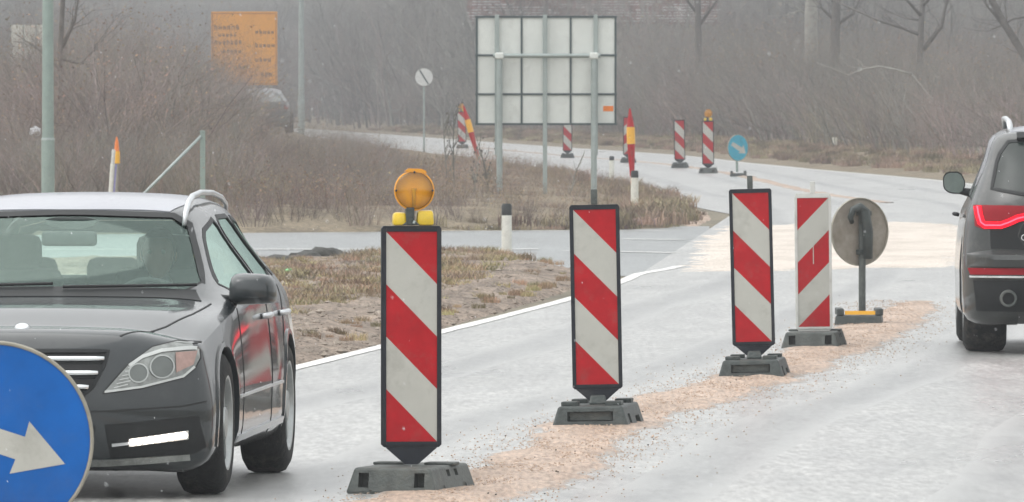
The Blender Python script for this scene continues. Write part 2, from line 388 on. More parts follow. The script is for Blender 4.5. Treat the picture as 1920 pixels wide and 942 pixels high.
dash((-300, 500), (590, 498), .22); dash((-300, 438), (1250, 434), .25)
# faint worn centre line beyond the works
# grit strip under the beacons (raised, uneven) and the pale patch across the junction
def grit_strip(name, cl, m, hgt=.013, z0=.012, gx=.05, gy=.25):
    """cl: list of (x, y, width)"""
    cl = [tuple(c) for c in smooth_line(cl, 6)]
    v = []; f = []; nc = 15
    Ys = np.arange(cl[0][1], cl[-1][1], gy); ys = [c[1] for c in cl]
    for i, y in enumerate(Ys):
        cx = np.interp(y, ys, [c[0] for c in cl]); w = np.interp(y, ys, [c[2] for c in cl])
        wl = w * (1 + .35 * fbm(y * .35, 3.1)) ; wr = w * (1 + .35 * fbm(y * .35, 9.7))
        el = .10 * fbm(y * 1.7, 5.5) ; er = .10 * fbm(y * 1.7, 8.5) 
        for k in range(nc):
            t = -1 + 2 * k / (nc - 1)
            x = cx + (t * wl / 2 if t < 0 else t * wr / 2) + (el if t < 0 else er) * abs(t)
            h = (1 - t * t) ** .7 * hgt * (1 + 1.3 * fbm(x * 5, y * 1.5)) if abs(t) < 1 else -.004
            v.append((x, y, z0 + max(-.004, h)))
            if i and k: a = i * nc + k; f.append((a - nc - 1, a - nc, a, a - 1))
    o = obj_pf(name, v, f, m, smooth=True); at = o.data.attributes.new('across', 'FLOAT', 'POINT')
    at.data.foreach_set('value', [abs(-1 + 2 * (k % nc) / (nc - 1)) for k in range(len(v))])
    return tag(o, kind='structure')
def thin_edge(m, asph, lo=.62, hi=.80, power=5, coat=.25, cr=.35, sc=16):
    n = m.node_tree.nodes; l = m.node_tree.links; b = n['Principled BSDF']; src = b.inputs['Base Color'].links[0].from_socket
    at = n.new('ShaderNodeAttribute'); at.attribute_name = 'across'; tc = n.new('ShaderNodeTexCoord'); mp = n.new('ShaderNodeMapping'); mp.inputs['Scale'].default_value = (1, .22, 1); l.new(tc.outputs['Object'], mp.inputs[0])
    nz = n.new('ShaderNodeTexNoise'); nz.inputs['Scale'].default_value = sc; nz.inputs['Detail'].default_value = 8; nz.inputs['Roughness'].default_value = .8; l.new(mp.outputs[0], nz.inputs['Vector'])
    pw = n.new('ShaderNodeMath'); pw.operation = 'POWER'; pw.inputs[1].default_value = power; l.new(at.outputs['Fac'], pw.inputs[0]); ad = n.new('ShaderNodeMath'); ad.operation = 'MULTIPLY_ADD'; l.new(pw.outputs[0], ad.inputs[0]); ad.inputs[1].default_value = .34; l.new(nz.outputs['Fac'], ad.inputs[2])
    mr = n.new('ShaderNodeMapRange'); mr.inputs['From Min'].default_value = lo; mr.inputs['From Max'].default_value = hi; l.new(ad.outputs[0], mr.inputs[0])
    mx_ = n.new('ShaderNodeMix'); mx_.data_type = 'RGBA'; l.new(mr.outputs[0], mx_.inputs[0]); l.new(src, mx_.inputs[6]); mx_.inputs[7].default_value = asph + (1,)
    l.new(mx_.outputs[2], b.inputs['Base Color']); b.inputs['Coat Weight'].default_value = coat
    if cr: b.inputs['Coat Roughness'].default_value = cr
thin_edge(M['gravel'], (.30, .29, .28))
M['track'] = road_mat('wet_wheel_track', (.155, .158, .155), (.215, .218, .212), 1.0)
thin_edge(M['track'], (.29, .292, .282), .50, .86, 2.0, .9, None, 2.2)
def track(line, w, z):
    v = []; f = []; nc = 9; at = []
    for i, p in enumerate(line):
        a = line[max(i - 1, 0)]; b = line[min(i + 1, len(line) - 1)]; dx, dy = b[0] - a[0], b[1] - a[1]; L = math.hypot(dx, dy); nx, ny = -dy / L, dx / L
        ww = w * (1 + .3 * fbm(p[1] * .12, w * 9))
        for k in range(nc):
            t = -1 + 2 * k / (nc - 1); v.append((p[0] + nx * t * ww / 2, p[1] + ny * t * ww / 2, z - .0034 * t * t)); at.append(abs(t) * 1.25)
            if i and k: q = i * nc + k; f.append((q - nc - 1, q - nc, q, q - 1))
    o = obj_pf('wheel_track', v, f, M['track']); o.data.attributes.new('across', 'FLOAT', 'POINT').data.foreach_set('value', at); return tag(o, kind='structure')
row = smooth_line([(-1.9, 30), (-.28, 48.3), (.5, 58.5), (1.1, 64), (1.72, 70), (2.5, 79), (3.3, 91), (4.6, 110), (5.9, 150), (6.4, 183), (5.75, 204), (5.3, 248), (4.46, 283), (1.7, 333)])
for off, ww in ((-.78, .55), (-2.2, .60), (.95, .6), (2.45, .6)): track([(p[0] + off, p[1]) for p in row], ww, .0108)
M['grain'] = mat('grit_grains', (.30, .22, .17), .9, scale=60, col2=(.62, .48, .38))
grit_strip('grit_strip', [(-1.9, 30, .75), (-.75, 43, .76), (-.28, 48.3, .76), (.2, 53, .56), (.5, 58.5, .6), (1.1, 64, .56), (1.72, 70, .6), (2.5, 79, .66), (3.25, 89, .5), (3.6, 94, .2)], M['gravel'])
pinkish = grit_strip('grit_strip', [(6.44, 183, .25), (5.75, 204, .3), (5.3, 248, .35), (4.9, 267, .3), (4.46, 283, .3), (3.3, 308, .3), (1.7, 333, .3), (-1.9, 400, .35)], M['gravel'], .01, gy=1.5)
patch = GL([(1262, 500), (1235, 514), (1330, 510), (1500, 511), (1640, 506), (1815, 503), (1900, 470), (1830, 425), (1720, 417), (1560, 421), (1400, 424), (1330, 426), (1312, 440), (1285, 455), (1275, 478)])
patch = [(x + .10 * fbm(x * 2, y * .5), y + .5 * fbm(y * .4, x)) for x, y in resample(patch + [patch[0]], .5)[:-1]]
terrain('grit_patch', patch, M['pale_grit'], .25, 1.2, lambda x, y, d: min(d, .3) * .02 + .006 * fbm(x * 3, y), .013)
pk = GL([(1292, 392), (1330, 400), (1338, 412), (1318, 424), (1290, 428), (1270, 420)])
terrain('grit_patch', pk, M['gravel'], .1, 1, lambda x, y, d: min(d, .2) * .1, .014)
# verges
near_poly = GL([(-900, 500), (300, 500), (497, 501), (640, 499), (720, 487), (870, 482), (950, 490), (1010, 497), (1070, 507), (1115, 516), (1105, 530),
                (1060, 551), (950, 585), (850, 612), (715, 650), (545, 690), (300, 775)]) + [(-3.75, 50), (-60, 50)]
def h_near(x, y, d):
    return min(d * .18, .10) + .035 * fbm(x * 2.2, y * .8) * min(1, d * 2) + .02 * fbm(x * 9, y * 4) * min(1, d * 3)
NVx0, NVx1 = -9, 1.8
near_vis = [p for p in near_poly if True]
near_vis = [(max(p[0], -9), p[1]) for p in near_vis]
terrain('near_verge', near_vis, M['dirt'], .09, .35, h_near, .013)
isl = GL([(-420, 447), (430, 438), (700, 436), (1000, 433), (1170, 432), (1270, 428), (1300, 415), (1303, 402)]) + [(3.0 - .12, 180), (2.40, 209), (1.42, 240), (.48, 283), (-2.05, 333), (-5.6, 400), (-9.3, 470), (-22, 470), (-22, 300)]
def h_isl(x, y, d): return min(d * .12, .28) + .06 * fbm(x * 1.3, y * .5) * min(1, d)
terrain('island_verge', isl, M['verge'], .30, 1.6, h_isl, .013)
rv = [(p[0] + .25, p[1]) for p in RE if p[1] > 60]
rvp = rv + [(p[0] + 30, p[1]) for p in rv[::-1]]
def h_rv(x, y, d): return min(d * .12, .5) + .05 * fbm(x * .8, y * .3) * min(1, d)
terrain('roadside_verge', rvp, M['verge'], 1.0, 4, h_rv, .012)
# rising land behind everything
def hill(name, x0, x1, y0, y1, h, seed, m):
    nx, ny = 60, 24; v = []; f = []
    for j in range(ny):
        for i in range(nx):
            x = x0 + (x1 - x0) * i / (nx - 1); y = y0 + (y1 - y0) * j / (ny - 1); t = j / (ny - 1)
            z = -.3 + h * (math.sin(t * math.pi / 2) ** 1.3) * (1 + .3 * fbm(x * .006, y * .006, seed)) + t * 2 * fbm(x * .04, y * .04, seed)
            v.append((x, y, z))
            if i and j: a = j * nx + i; f.append((a - nx - 1, a - nx, a, a - 1))
    return tag(obj_pf(name, v, f, m, smooth=True), kind='structure')
M['hill'] = ground_mat('wooded_hill', [(.06, .06, .055), (.10, .095, .085), (.15, .14, .12)], .95, None, .08, 1.2, 1)
hill('hillside', -500, 500, 760, 1800, 85, 2.2, M['hill'])

# ------------------------------------------------------------------ vegetation
def twig_mesh(name, h, w, stems, segs, kids, r0, mats, leaves=0, up=.6, seed=0, leaf_size=.02, sub=2):
    rd = random.Random(seed); v = []; f = []; mi = []
    def seg(a, b, ra, rb):
        d = (b - a)
        if d.length < 1e-4: return
        d.normalize(); u = d.orthogonal().normalized(); w_ = d.cross(u); n0 = len(v)
        for p, r in ((a, ra), (b, rb)):
            for k in range(3):
                t = 2 * math.pi * k / 3; v.append(p + u * math.cos(t) * r + w_ * math.sin(t) * r)
        for k in range(3): f.append((n0 + k, n0 + (k + 1) % 3, n0 + 3 + (k + 1) % 3, n0 + 3 + k)); mi.append(0)
    def leaf(p):
        d = Vector((rd.uniform(-1, 1), rd.uniform(-1, 1), rd.uniform(-1, 1))).normalized(); u = d.orthogonal().normalized(); n0 = len(v)
        s = leaf_size * rd.uniform(.6, 1.4)
        v.extend([p, p + d * s + u * s * .5, p + d * s * 2, p + d * s - u * s * .5]); f.append((n0, n0 + 1, n0 + 2, n0 + 3)); mi.append(1)
    def grow(p, d, L, r, n, depth):
        for i in range(n):
            q = p + d * (L / n); r2 = r * (.72 if i < n - 1 else .4)
            seg(p, q, r, r2)
            if depth > 0:
                for _ in range(kids):
                    e = (d * .7 + Vector((rd.gauss(0, .55), rd.gauss(0, .55), rd.gauss(.15, .35)))).normalized()
                    grow(q, e, L * rd.uniform(.35, .6), r2 * .62, max(2, n - 1), depth - 1)
            elif rd.random() < leaves: leaf(q)
            d = (d + Vector((rd.gauss(0, .22), rd.gauss(0, .22), rd.gauss(.02, .12)))).normalized(); p = q; r = r2
    for s in range(stems):
        a = rd.uniform(0, 6.283); rr = rd.random() ** .5 * w * .3
        d = Vector((math.cos(a) * rd.uniform(.1, 1) * (1 - up), math.sin(a) * rd.uniform(.1, 1) * (1 - up), rd.uniform(.6, 1))).normalized()
        grow(Vector((math.cos(a) * rr, math.sin(a) * rr, -.05)), d, h * rd.uniform(.6, 1), r0 * rd.uniform(.6, 1.2), segs, sub)
    zz = sorted(p.z for p in v)[int(len(v) * .97)]; k = h / zz; kx = min(1.0, k * 1.15)
    me = bpy.data.meshes.new(name); me.from_pydata([(p.x * kx, p.y * kx, p.z * k) for p in v], [], f)
    for m_ in mats: me.materials.append(m_)
    me.polygons.foreach_set('material_index', mi); me.update()
    return me
def grass_mesh(name, h, w, n, mats, seed, lean=.35, wid=.006):
    rd = random.Random(seed); v = []; f = []; mi = []
    for i in range(n):
        a = rd.uniform(0, 6.283); r = rd.random() ** .5 * w; p = Vector((math.cos(a) * r, math.sin(a) * r, -.02))
        L = h * rd.uniform(.4, 1); b = rd.uniform(0, 6.283); d = Vector((math.cos(b) * lean * rd.random(), math.sin(b) * lean * rd.random(), 1)).normalized()
        c = rd.uniform(0, 6.283); u = Vector((math.cos(c), math.sin(c), 0)) * wid
        q = p + d * L * .55; t = q + (d + Vector((math.cos(b), math.sin(b), -.2)) * .7).normalized() * L * .45
        n0 = len(v); v.extend([p - u, p + u, q + u * .8, q - u * .8, t]); f.extend([(n0, n0 + 1, n0 + 2, n0 + 3), (n0 + 3, n0 + 2, n0 + 4)])
        k = 0 if rd.random() < .7 else 1; mi.extend([k, k])
    me = bpy.data.meshes.new(name); me.from_pydata([tuple(p) for p in v], [], f)
    for m_ in mats: me.materials.append(m_)
    me.polygons.foreach_set('material_index', mi); me.update()
    return me
def scatter(name, protos, pts, label, cat, mats):
    """pts: (x, y, z, scale, proto index). One stuff object; geometry nodes put a plant on every point."""
    me = bpy.data.meshes.new(name); me.from_pydata([p[:3] for p in pts], [], []); 
    a = me.attributes.new('size', 'FLOAT', 'POINT'); a.data.foreach_set('value', [p[3] for p in pts])
    a = me.attributes.new('which', 'INT', 'POINT'); a.data.foreach_set('value', [p[4] for p in pts])
    a = me.attributes.new('turn', 'FLOAT', 'POINT'); a.data.foreach_set('value', [random.uniform(0, 6.283) for p in pts])
    o = link(name, me); tag(o, label, cat, kind='stuff')
    for m_ in mats: me.materials.append(m_)
    ng = bpy.data.node_groups.new(name + '_nodes', 'GeometryNodeTree')
    ng.interface.new_socket('Geometry', in_out='INPUT', socket_type='NodeSocketGeometry')
    ng.interface.new_socket('Geometry', in_out='OUTPUT', socket_type='NodeSocketGeometry')
    N = ng.nodes; L = ng.links; gi = N.new('NodeGroupInput'); go = N.new('NodeGroupOutput'); jn = N.new('GeometryNodeJoinGeometry')
    def attr(nm, t):
        q = N.new('GeometryNodeInputNamedAttribute'); q.data_type = t; q.inputs[0].default_value = nm
        return [s for s in q.outputs if s.enabled and s.name == 'Attribute'][0]
    sz, wh, tn = attr('size', 'FLOAT'), attr('which', 'INT'), attr('turn', 'FLOAT')
    cb = N.new('ShaderNodeCombineXYZ'); L.new(tn, cb.inputs[2])
    for i, pm in enumerate(protos):
        po = bpy.data.objects.new(pm.name, pm)                       # source shape only, stands nowhere in the scene
        oi = N.new('GeometryNodeObjectInfo'); oi.inputs['Object'].default_value = po; oi.inputs['As Instance'].default_value = True
        cp = N.new('FunctionNodeCompare'); cp.data_type = 'INT'; cp.operation = 'EQUAL'
        ii = [s for s in cp.inputs if s.type == 'INT']; L.new(wh, ii[0]); ii[1].default_value = i
        ip = N.new('GeometryNodeInstanceOnPoints'); L.new(gi.outputs[0], ip.inputs['Points']); L.new(cp.outputs[0], ip.inputs['Selection'])
        L.new(oi.outputs['Geometry'], ip.inputs['Instance']); L.new(cb.outputs[0], ip.inputs['Rotation']); L.new(sz, ip.inputs['Scale'])
        L.new(ip.outputs[0], jn.inputs[0])
    L.new(jn.outputs[0], go.inputs[0])
    md = o.modifiers.new('plants', 'NODES'); md.node_group = ng
    return o
bush = [twig_mesh('shrub_shape', 2.6, 2.2, 9, 4, 2, .016, [M['twig_purple'], M['dead_leaf']], .04, .45, 1, .02),
        twig_mesh('shrub_shape', 2.4, 2.0, 10, 4, 2, .014, [M['twig_brown'], M['dead_leaf']], .09, .5, 2, .02),
        twig_mesh('shrub_shape', 2.8, 1.8, 8, 4, 2, .017, [M['twig_grey'], M['dead_leaf']], .05, .6, 3, .02)]
brush = [twig_mesh('brush_shape', .75, .7, 14, 3, 1, .006, [M['twig_purple'], M['dead_leaf']], .2, .6, 5, .015),
         twig_mesh('brush_shape', .8, .6, 14, 3, 1, .006, [M['twig_brown'], M['dead_leaf']], .4, .7, 6, .015)]
grass = [grass_mesh('grass_shape', .22, .22, 110, [M['straw'], M['green_grass']], 8), grass_mesh('grass_shape', .15, .25, 90, [M['straw'], M['green_grass']], 9, .6)]
VM = [M['dull_straw'], M['twig_purple'], M['twig_brown'], M['twig_grey'], M['dead_leaf'], M['straw'], M['green_grass']]
dull = [grass_mesh('grass_shape', .22, .22, 110, [M['dull_straw'], M['twig_brown']], 18), grass_mesh('grass_shape', .15, .25, 90, [M['dull_straw'], M['twig_purple']], 19, .6)]
# left thicket, standing on the island
def top_left(px):          # row of the silhouette of the near thicket
    return np.interp(px, [-100, 0, 60, 110, 200, 300, 380, 420, 450, 480, 520, 560, 620, 700, 760], [80, 120, 100, 30, 20, 50, 100, 128, 180, 222, 230, 232, 236, 254, 292])
pts = []
for _ in range(1500):
    px = random.uniform(-60, 770); Y = random.uniform(156, 330) if random.random() < .8 else random.uniform(150, 175)
    s = FPX / Y; x = (px - 960) / s
    if not in_poly(x, Y, isl): continue
    zt = 1.8 + (HZ - top_left(px)) / s
    hh = zt * random.uniform(.45, 1.0)
    if Y < 175: hh = min(hh, random.uniform(.5, 1.5))
    if 452 < px < 580 and Y > 215: hh *= .45
    if hh < .35: continue
    pts.append((x, Y, .15, hh / 2.5, random.choice([0, 0, 1, 2]))) 
scatter('thicket', bush, pts, 'tangled bare purple-brown bushes filling the island left of the road', 'bushes', VM)
pts = []
for _ in range(2600):
    px = random.uniform(200, 1290); py = random.uniform(318, 437); x, Y = G(px, py)
    if px > 1000 and py > 400 and random.random() < .5: continue
    if not in_poly(x, Y, isl): continue
    if px < 430 and py > 412: continue
    k = np.interp(px, [380, 700, 1000, 1200, 1300], [1.15, 1, .7, .38, .25]) * random.uniform(.35, 1)
    if Y > 215: k *= .8
    pts.append((x, Y, .12, k, random.choice([0, 0, 1])))
for _ in range(110):
    px = random.uniform(600, 1010); py = random.uniform(325, 385); x, Y = G(px, py)
    if in_poly(x, Y, isl): pts.append((x, Y, .12, random.uniform(.6, 1.15) * np.interp(px, [600, 850, 1010], [1.1, 1, .7]), random.choice([0, 0, 1])))
scatter('brushwood', brush, pts, 'low dead stalks and brushwood on the island between side road and main road', 'dead stalks', VM)
pts = []
for _ in range(2200):
    px = random.uniform(100, 1300); py = random.uniform(330, 434); x, Y = G(px, py)
    if not in_poly(x, Y, isl): continue
    pts.append((x, Y, .08, random.uniform(.6, 1.5), random.choice([0, 1])))
for _ in range(1300):
    px = random.uniform(600, 1320); py = random.uniform(400, 434); x, Y = G(px, py)
    if in_poly(x, Y, isl): pts.append((x, Y, .03, random.uniform(.4, .9), 1))
scatter('island_grass', dull, pts, 'dull winter grass along the edge of the island beyond the side road', 'grass', VM)
# near verge grass
gpoly = GL([(380, 500), (497, 503), (560, 506), (660, 500), (740, 487), (870, 484), (950, 492), (1000, 500), (960, 515), (900, 535), (860, 560), (760, 575), (640, 592), (560, 612), (520, 625), (380, 650)])
pts = []
for _ in range(3800):
    px = random.uniform(380, 1010); py = random.uniform(484, 650); x, Y = G(px, py)
    if not in_poly(x, Y, gpoly): continue
    if fbm(x * 1.4, Y * .35, 4) < -.28: continue
    pts.append((x, Y, .08, random.uniform(.25, .8) * (1 + .4 * fbm(x, Y * .3, 8)), random.choice([0, 1, 1, 2])))
for _ in range(260):
    px = random.uniform(520, 1060); py = random.uniform(500, 660); x, Y = G(px, py)
    if in_poly(x, Y, near_vis): pts.append((x, Y, .08, random.uniform(.15, .4), 0))
scatter('verge_grass', grass + dull[:1], pts, 'straw-coloured grass on the near verge behind the dark estate car', 'grass', VM)
# right-hand hedge along the main road
def re_x(Y): return np.interp(Y, [p[1] for p in RE], [p[0] for p in RE])
pts = []
for _ in range(3600):
    Y = random.uniform(175, 620); d = 3.4 + random.random() ** 1.4 * 24
    x = re_x(Y) + d; px = 960 + x * FPX / Y
    if not (560 < px < 2080): continue
    zmax = np.interp(px, [600, 1100, 1350, 1600, 1800, 2000], [4.4, 4.3, 4.2, 3.4, 2.7, 2.7]) + d * .07
    hh = min(zmax, 1.0 + d * .55) * random.uniform(.55, 1)
    pts.append((x, Y, .3, hh / 2.5, random.choice([0, 0, 1, 2, 2])))
scatter('hedge_thicket', bush, pts, 'dense hazy bare bushes along the right side of the main road', 'bushes', VM)
pts = []
for _ in range(2600):
    Y = random.uniform(150, 560); d = random.uniform(.5, 4.2); x = re_x(Y) + d; px = 960 + x * FPX / Y
    if 560 < px < 2000: pts.append((x, Y, .1 + d * .08, random.uniform(.5, 1.3), random.choice([0, 1])))
scatter('roadside_grass', dull, pts, 'pale dead grass strip beside the right edge line of the main road', 'grass', VM)
# far wood: tall bare trees as one mass
wood = [twig_mesh('wood_shape', 9, 5, 5, 5, 2, .07, [M['twig_grey'], M['dead_leaf']], 0, .75, 11), twig_mesh('wood_shape', 8, 5, 6, 5, 2, .06, [M['twig_purple'], M['dead_leaf']], .05, .7, 12)]
pts = []
for _ in range(1500):
    Y = random.uniform(500, 760); px = random.uniform(-300, 2250); x = (px - 960) * Y / FPX
    if re_x(Y) - 12 < x < re_x(Y) + 2: continue
    if x < re_x(Y) and Y < 640: continue
    if abs(x - 4) < 8 and 535 < Y < 565: continue
    pts.append((x, Y, 0, random.uniform(.5, 1.3), random.choice([0, 1])))
for _ in range(420):
    Y = random.uniform(440, 520); px = random.uniform(-200, 640); x = (px - 960) * Y / FPX
    if x > re_x(Y) - 9: continue
    if -13.6 < x < -9 and Y < 530: continue
    pts.append((x, Y, 0, random.uniform(.15, .4), 1))
scatter('far_wood', wood, pts, 'hazy mass of bare trees far beyond the bend', 'woodland', VM)

# single trees and stems that can be picked out
def tree(label, trunk_pts, radii, limbs, m, seed, twigs=True, group=None):
    base = trunk_pts[0]
    t = thing('bare_tree', label, 'tree', base, group=group); B = Vector(base); rd = random.Random(seed)
    bm = bmesh.new(); tube(bm, [Vector(p) - B for p in trunk_pts], radii, 10); obj('trunk', bm, m, t, True)
    bmc = bmesh.new()
    for pts_, rr in limbs:
        P = [Vector(p) - B for p in pts_]
        tube(bmc, P, [rr * (1 - .75 * i / (len(P) - 1)) for i in range(len(P))], 6)
        for _ in range(9 if twigs else 3):
            i = rd.randrange(1, len(P)); q = P[i - 1].lerp(P[i], rd.random()); d = (P[i] - P[i - 1]).normalized() + Vector((rd.gauss(0, .6), rd.gauss(0, .6), rd.gauss(.3, .4)))
            L = rd.uniform(.4, 1.3); r_ = rr * .25
            pp = [q]; 
            for k in range(4): d = (d + Vector((rd.gauss(0, .25), rd.gauss(0, .25), rd.gauss(.05, .2)))).normalized(); pp.append(pp[-1] + d * L / 4)
            tube(bmc, pp, [r_, r_ * .8, r_ * .6, r_ * .4, r_ * .2], 4)
            for k in range(2, 4):
                e = (d + Vector((rd.gauss(0, .7), rd.gauss(0, .7), rd.gauss(.1, .5)))).normalized(); tube(bmc, [pp[k], pp[k] + e * L * .3, pp[k] + e * L * .55 + Vector((0, 0, .03))], [r_ * .5, r_ * .35, r_ * .15], 3)
    obj('crown', bmc, m, t, True)
    return t
def V3(px, py, Y): x, z = XZ(px, py, Y); return (x, Y, z)
Y = 335
tree('large forked bare tree with spreading boughs above the bushes right of the blue beacon sign', [V3(1728, 350, Y), V3(1727, 200, Y), V3(1725, 100, Y), V3(1728, 30, Y), V3(1735, -60, Y + 1), V3(1730, -300, Y + 1)], [.14, .12, .10, .085, .07, .03],
     [([V3(1726, 66, Y), V3(1690, 52, Y), V3(1650, 40, Y), V3(1600, 18, Y + 1), V3(1540, -10, Y + 2)], .06),
      ([V3(1730, 95, Y), V3(1765, 50, Y), V3(1775, 0, Y), V3(1790, -80, Y)], .08),
      ([V3(1727, 30, Y), V3(1690, -10, Y - 1), V3(1640, -70, Y - 1)], .06),
      ([V3(1730, 10, Y), V3(1800, -60, Y), V3(1850, -150, Y)], .06),
      ([V3(1728, -50, Y), V3(1680, -150, Y), V3(1620, -260, Y)], .05), ([V3(1725, 38, Y), V3(1700, 36, Y), V3(1660, 20, Y)], .03)], M['bark'], 3)
Y = 300
tree('leaning bare tree with a long low bough at the far right above the suv', [V3(1960, 330, Y), V3(1930, 120, Y), V3(1880, 40, Y), V3(1840, -40, Y), V3(1800, -200, Y)], [.15, .12, .10, .08, .05],
     [([V3(1928, 110, Y), V3(1880, 45, Y), V3(1850, 10, Y), V3(1830, -30, Y)], .07), ([V3(1940, 30, Y), V3(1900, 35, Y), V3(1878, 48, Y), V3(1850, 60, Y)], .04),
      ([V3(1930, 120, Y), V3(1990, 20, Y), V3(2020, -100, Y)], .08)], M['bark'], 4)
Y = 410
tree('upright bare tree trunk behind the amber-topped beacon', [V3(1312, 290, Y), V3(1310, 120, Y), V3(1308, 0, Y), V3(1312, -120, Y), V3(1310, -350, Y)], [.16, .14, .12, .09, .04],
     [([V3(1310, 30, Y), V3(1280, -10, Y), V3(1250, -70, Y)], .06), ([V3(1310, 50, Y), V3(1345, 0, Y), V3(1370, -80, Y)], .07), ([V3(1311, -20, Y), V3(1280, -120, Y), V3(1240, -220, Y)], .06)], M['bark'], 5)
Y = 380
tree('pale stout trunk standing behind the bushes left of the forked tree', [V3(1524, 280, Y), V3(1522, 120, Y), V3(1520, 30, Y), V3(1525, -60, Y), V3(1520, -300, Y)], [.26, .24, .22, .2, .08],
     [([V3(1521, 30, Y), V3(1500, 20, Y), V3(1480, 28, Y)], .05), ([V3(1523, 0, Y), V3(1570, -60, Y), V3(1600, -160, Y)], .1)], M['bark_pale'], 6)
Y = 360
tree('dark evergreen-looking stem with dense top between pale trunk and forked tree', [V3(1565, 280, Y), V3(1566, 60, Y), V3(1570, -40, Y), V3(1575, -300, Y)], [.18, .16, .13, .05],
     [([V3(1566, 40, Y), V3(1540, 15, Y), V3(1530, -40, Y)], .06), ([V3(1566, 50, Y), V3(1600, 25, Y), V3(1620, -20, Y)], .06), ([V3(1568, 10, Y), V3(1590, -30, Y), V3(1600, -90, Y)], .06), ([V3(1566, 20, Y), V3(1555, -20, Y), V3(1545, -90, Y)], .06)], M['bark'], 16)
Y = 285
tree('pale bare branch arching low through the bushes left of the forked tree', [V3(1800, 300, Y), V3(1760, 200, Y), V3(1711, 141, Y)], [.035, .03, .02],
     [([V3(1710, 140, Y), V3(1680, 131, Y), V3(1648, 125, Y), V3(1620, 130, Y), V3(1590, 141, Y), V3(1560, 128, Y), V3(1530, 118, Y)], .030)], M['bark_pale'], 7, False)
Y = 200
tree('small crooked bare tree just behind the grey lamp pole', [V3(118, 400, Y), V3(116, 260, Y), V3(112, 120, Y), V3(118, 0, Y), V3(110, -150, Y)], [.06, .055, .05, .045, .025],
     [([V3(114, 200, Y - 1), V3(80, 180, Y - 1), V3(62, 150, Y - 1), V3(50, 130, Y - 1), V3(35, 124, Y - 1)], .022), ([V3(80, 180, Y - 1), V3(76, 150, Y - 1), V3(54, 115, Y - 1), V3(60, 100, Y - 1)], .016),
      ([V3(112, 130, Y - 1), V3(75, 95, Y - 1), V3(50, 78, Y - 1), V3(25, 60, Y - 1)], .016), ([V3(116, 90, Y), V3(140, 40, Y), V3(150, -20, Y)], .04), ([V3(113, 110, Y), V3(150, 120, Y), V3(190, 80, Y)], .03)], M['bark'], 8)
def sapling(px, py, top, lean, lab, seed, leaves=True):
    x, Y = G(px, py); s = FPX / Y; h = (py - top) / s; rd = random.Random(seed)
    t = thing('sapling', lab, 'sapling', (x, Y, .05)); bm = bmesh.new()
    P = [Vector((lean / s * (k / 5) ** 1.2 + rd.gauss(0, .01), rd.gauss(0, .02), h * k / 5)) for k in range(6)]
    tube(bm, P, [.016, .015, .013, .011, .008, .004], 5); obj('stem', bm, M['twig_grey'], t)
    bm = bmesh.new(); bl = bmesh.new()
    for i in range(11):
        k = rd.uniform(.8, 4.9); a = P[int(k)].lerp(P[int(k) + 1], k % 1); d = Vector((rd.choice([-1, 1]) * rd.uniform(.2, .6), rd.gauss(0, .3), 1)).normalized(); L = h * rd.uniform(.12, .32)
        b = a + d * L * .5; c = b + (d + Vector((rd.gauss(0, .2), 0, .2))).normalized() * L * .5
        tube(bm, [a, b, c], [.008, .006, .003], 4)
        if leaves:
            for q in (b, c, b.lerp(c, .5)):
                if rd.random() < .5: bmesh.ops.create_icosphere(bl, subdivisions=1, radius=rd.uniform(.010, .02), matrix=Matrix.Translation(q + Vector((rd.gauss(0, .02), 0, rd.gauss(0, .02)))) @ Matrix.Diagonal((1, .5, 1.3, 1)))
    tag(obj('branches', bm, M['twig_grey'], t), kind='stuff')
    if leaves: tag(obj('seed_heads', bl, M['bark'], t), kind='stuff')
    else: bl.free()
sapling(852, 385, 215, -2, 'thin grey sapling left of the back of the large white signboard', 1)
sapling(838, 380, 230, -6, 'slender leaning sapling furthest left beside the far beacons', 2, False)
sapling(935, 380, 245, -2, 'bushy sapling with dark seed heads growing against the left signboard post', 3)
sapling(920, 388, 262, -26, 'short sapling with scattered seed heads leaning left of the signboard post', 4)
sapling(885, 395, 300, 12, 'twiggy stem with dark buds standing before the far road', 5)
sapling(1062, 395, 300, 30, 'thin bare stem right of the middle signboard post', 6, False)
sapling(700, 380, 285, 30, 'bare fan-shaped sapling in front of the far white road', 9, False)

# ------------------------------------------------------------------ posts, poles, signs
def pole(name, label, cat, px, py_base, py_top, r0, r1, m, Y=None, joint=None):
    if Y is None: x, Y = G(px, py_base)
    else: x = (px - 960) * Y / FPX
    z1 = 1.8 - (py_top - HZ) * Y / FPX
    t = thing(name, label, cat, (x, Y, 0)); bm = bmesh.new()
    if joint:
        zj = 1.8 - (joint - HZ) * Y / FPX
        tube(bm, [(0, 0, 0), (0, 0, zj)], [r0, r0], 20); obj('lower_shaft', bm, m, t, sharp=1)
        bm = bmesh.new(); tube(bm, [(0, 0, zj), (0, 0, zj + .03)], [r0 * 1.03, r0 * .96], 20); obj('joint_ring', bm, M['galv'], t, sharp=1)
        bm = bmesh.new(); tube(bm, [(0, 0, zj + .03), (0, 0, z1)], [r0 * .9, r1], 20); obj('upper_shaft', bm, m, t, sharp=1)
        bm = bmesh.new(); tube(bm, [(0, 0, z1), (0, 0, z1 + .3), (.5, 0, z1 + .6), (1.2, 0, z1 + .7)], [r1, r1, r1 * .8, r1 * .7], 12); obj('arm', bm, m, t, True)
        bm = bmesh.new(); box(bm, 1.1, 1.75, -.12, .12, z1 + .64, z1 + .76, .03); obj('lamp_head', bm, m, t)
        bm = bmesh.new(); box(bm, -r0 * 1.8, r0 * 1.8, -r0 * 1.8, r0 * 1.8, .0, .04, .005); obj('base_plate', bm, m, t)
    else:
        tube(bm, [(0, 0, 0), (0, 0, z1)], [r0, r1], 16); obj('shaft', bm, m, t, sharp=1)
    return t
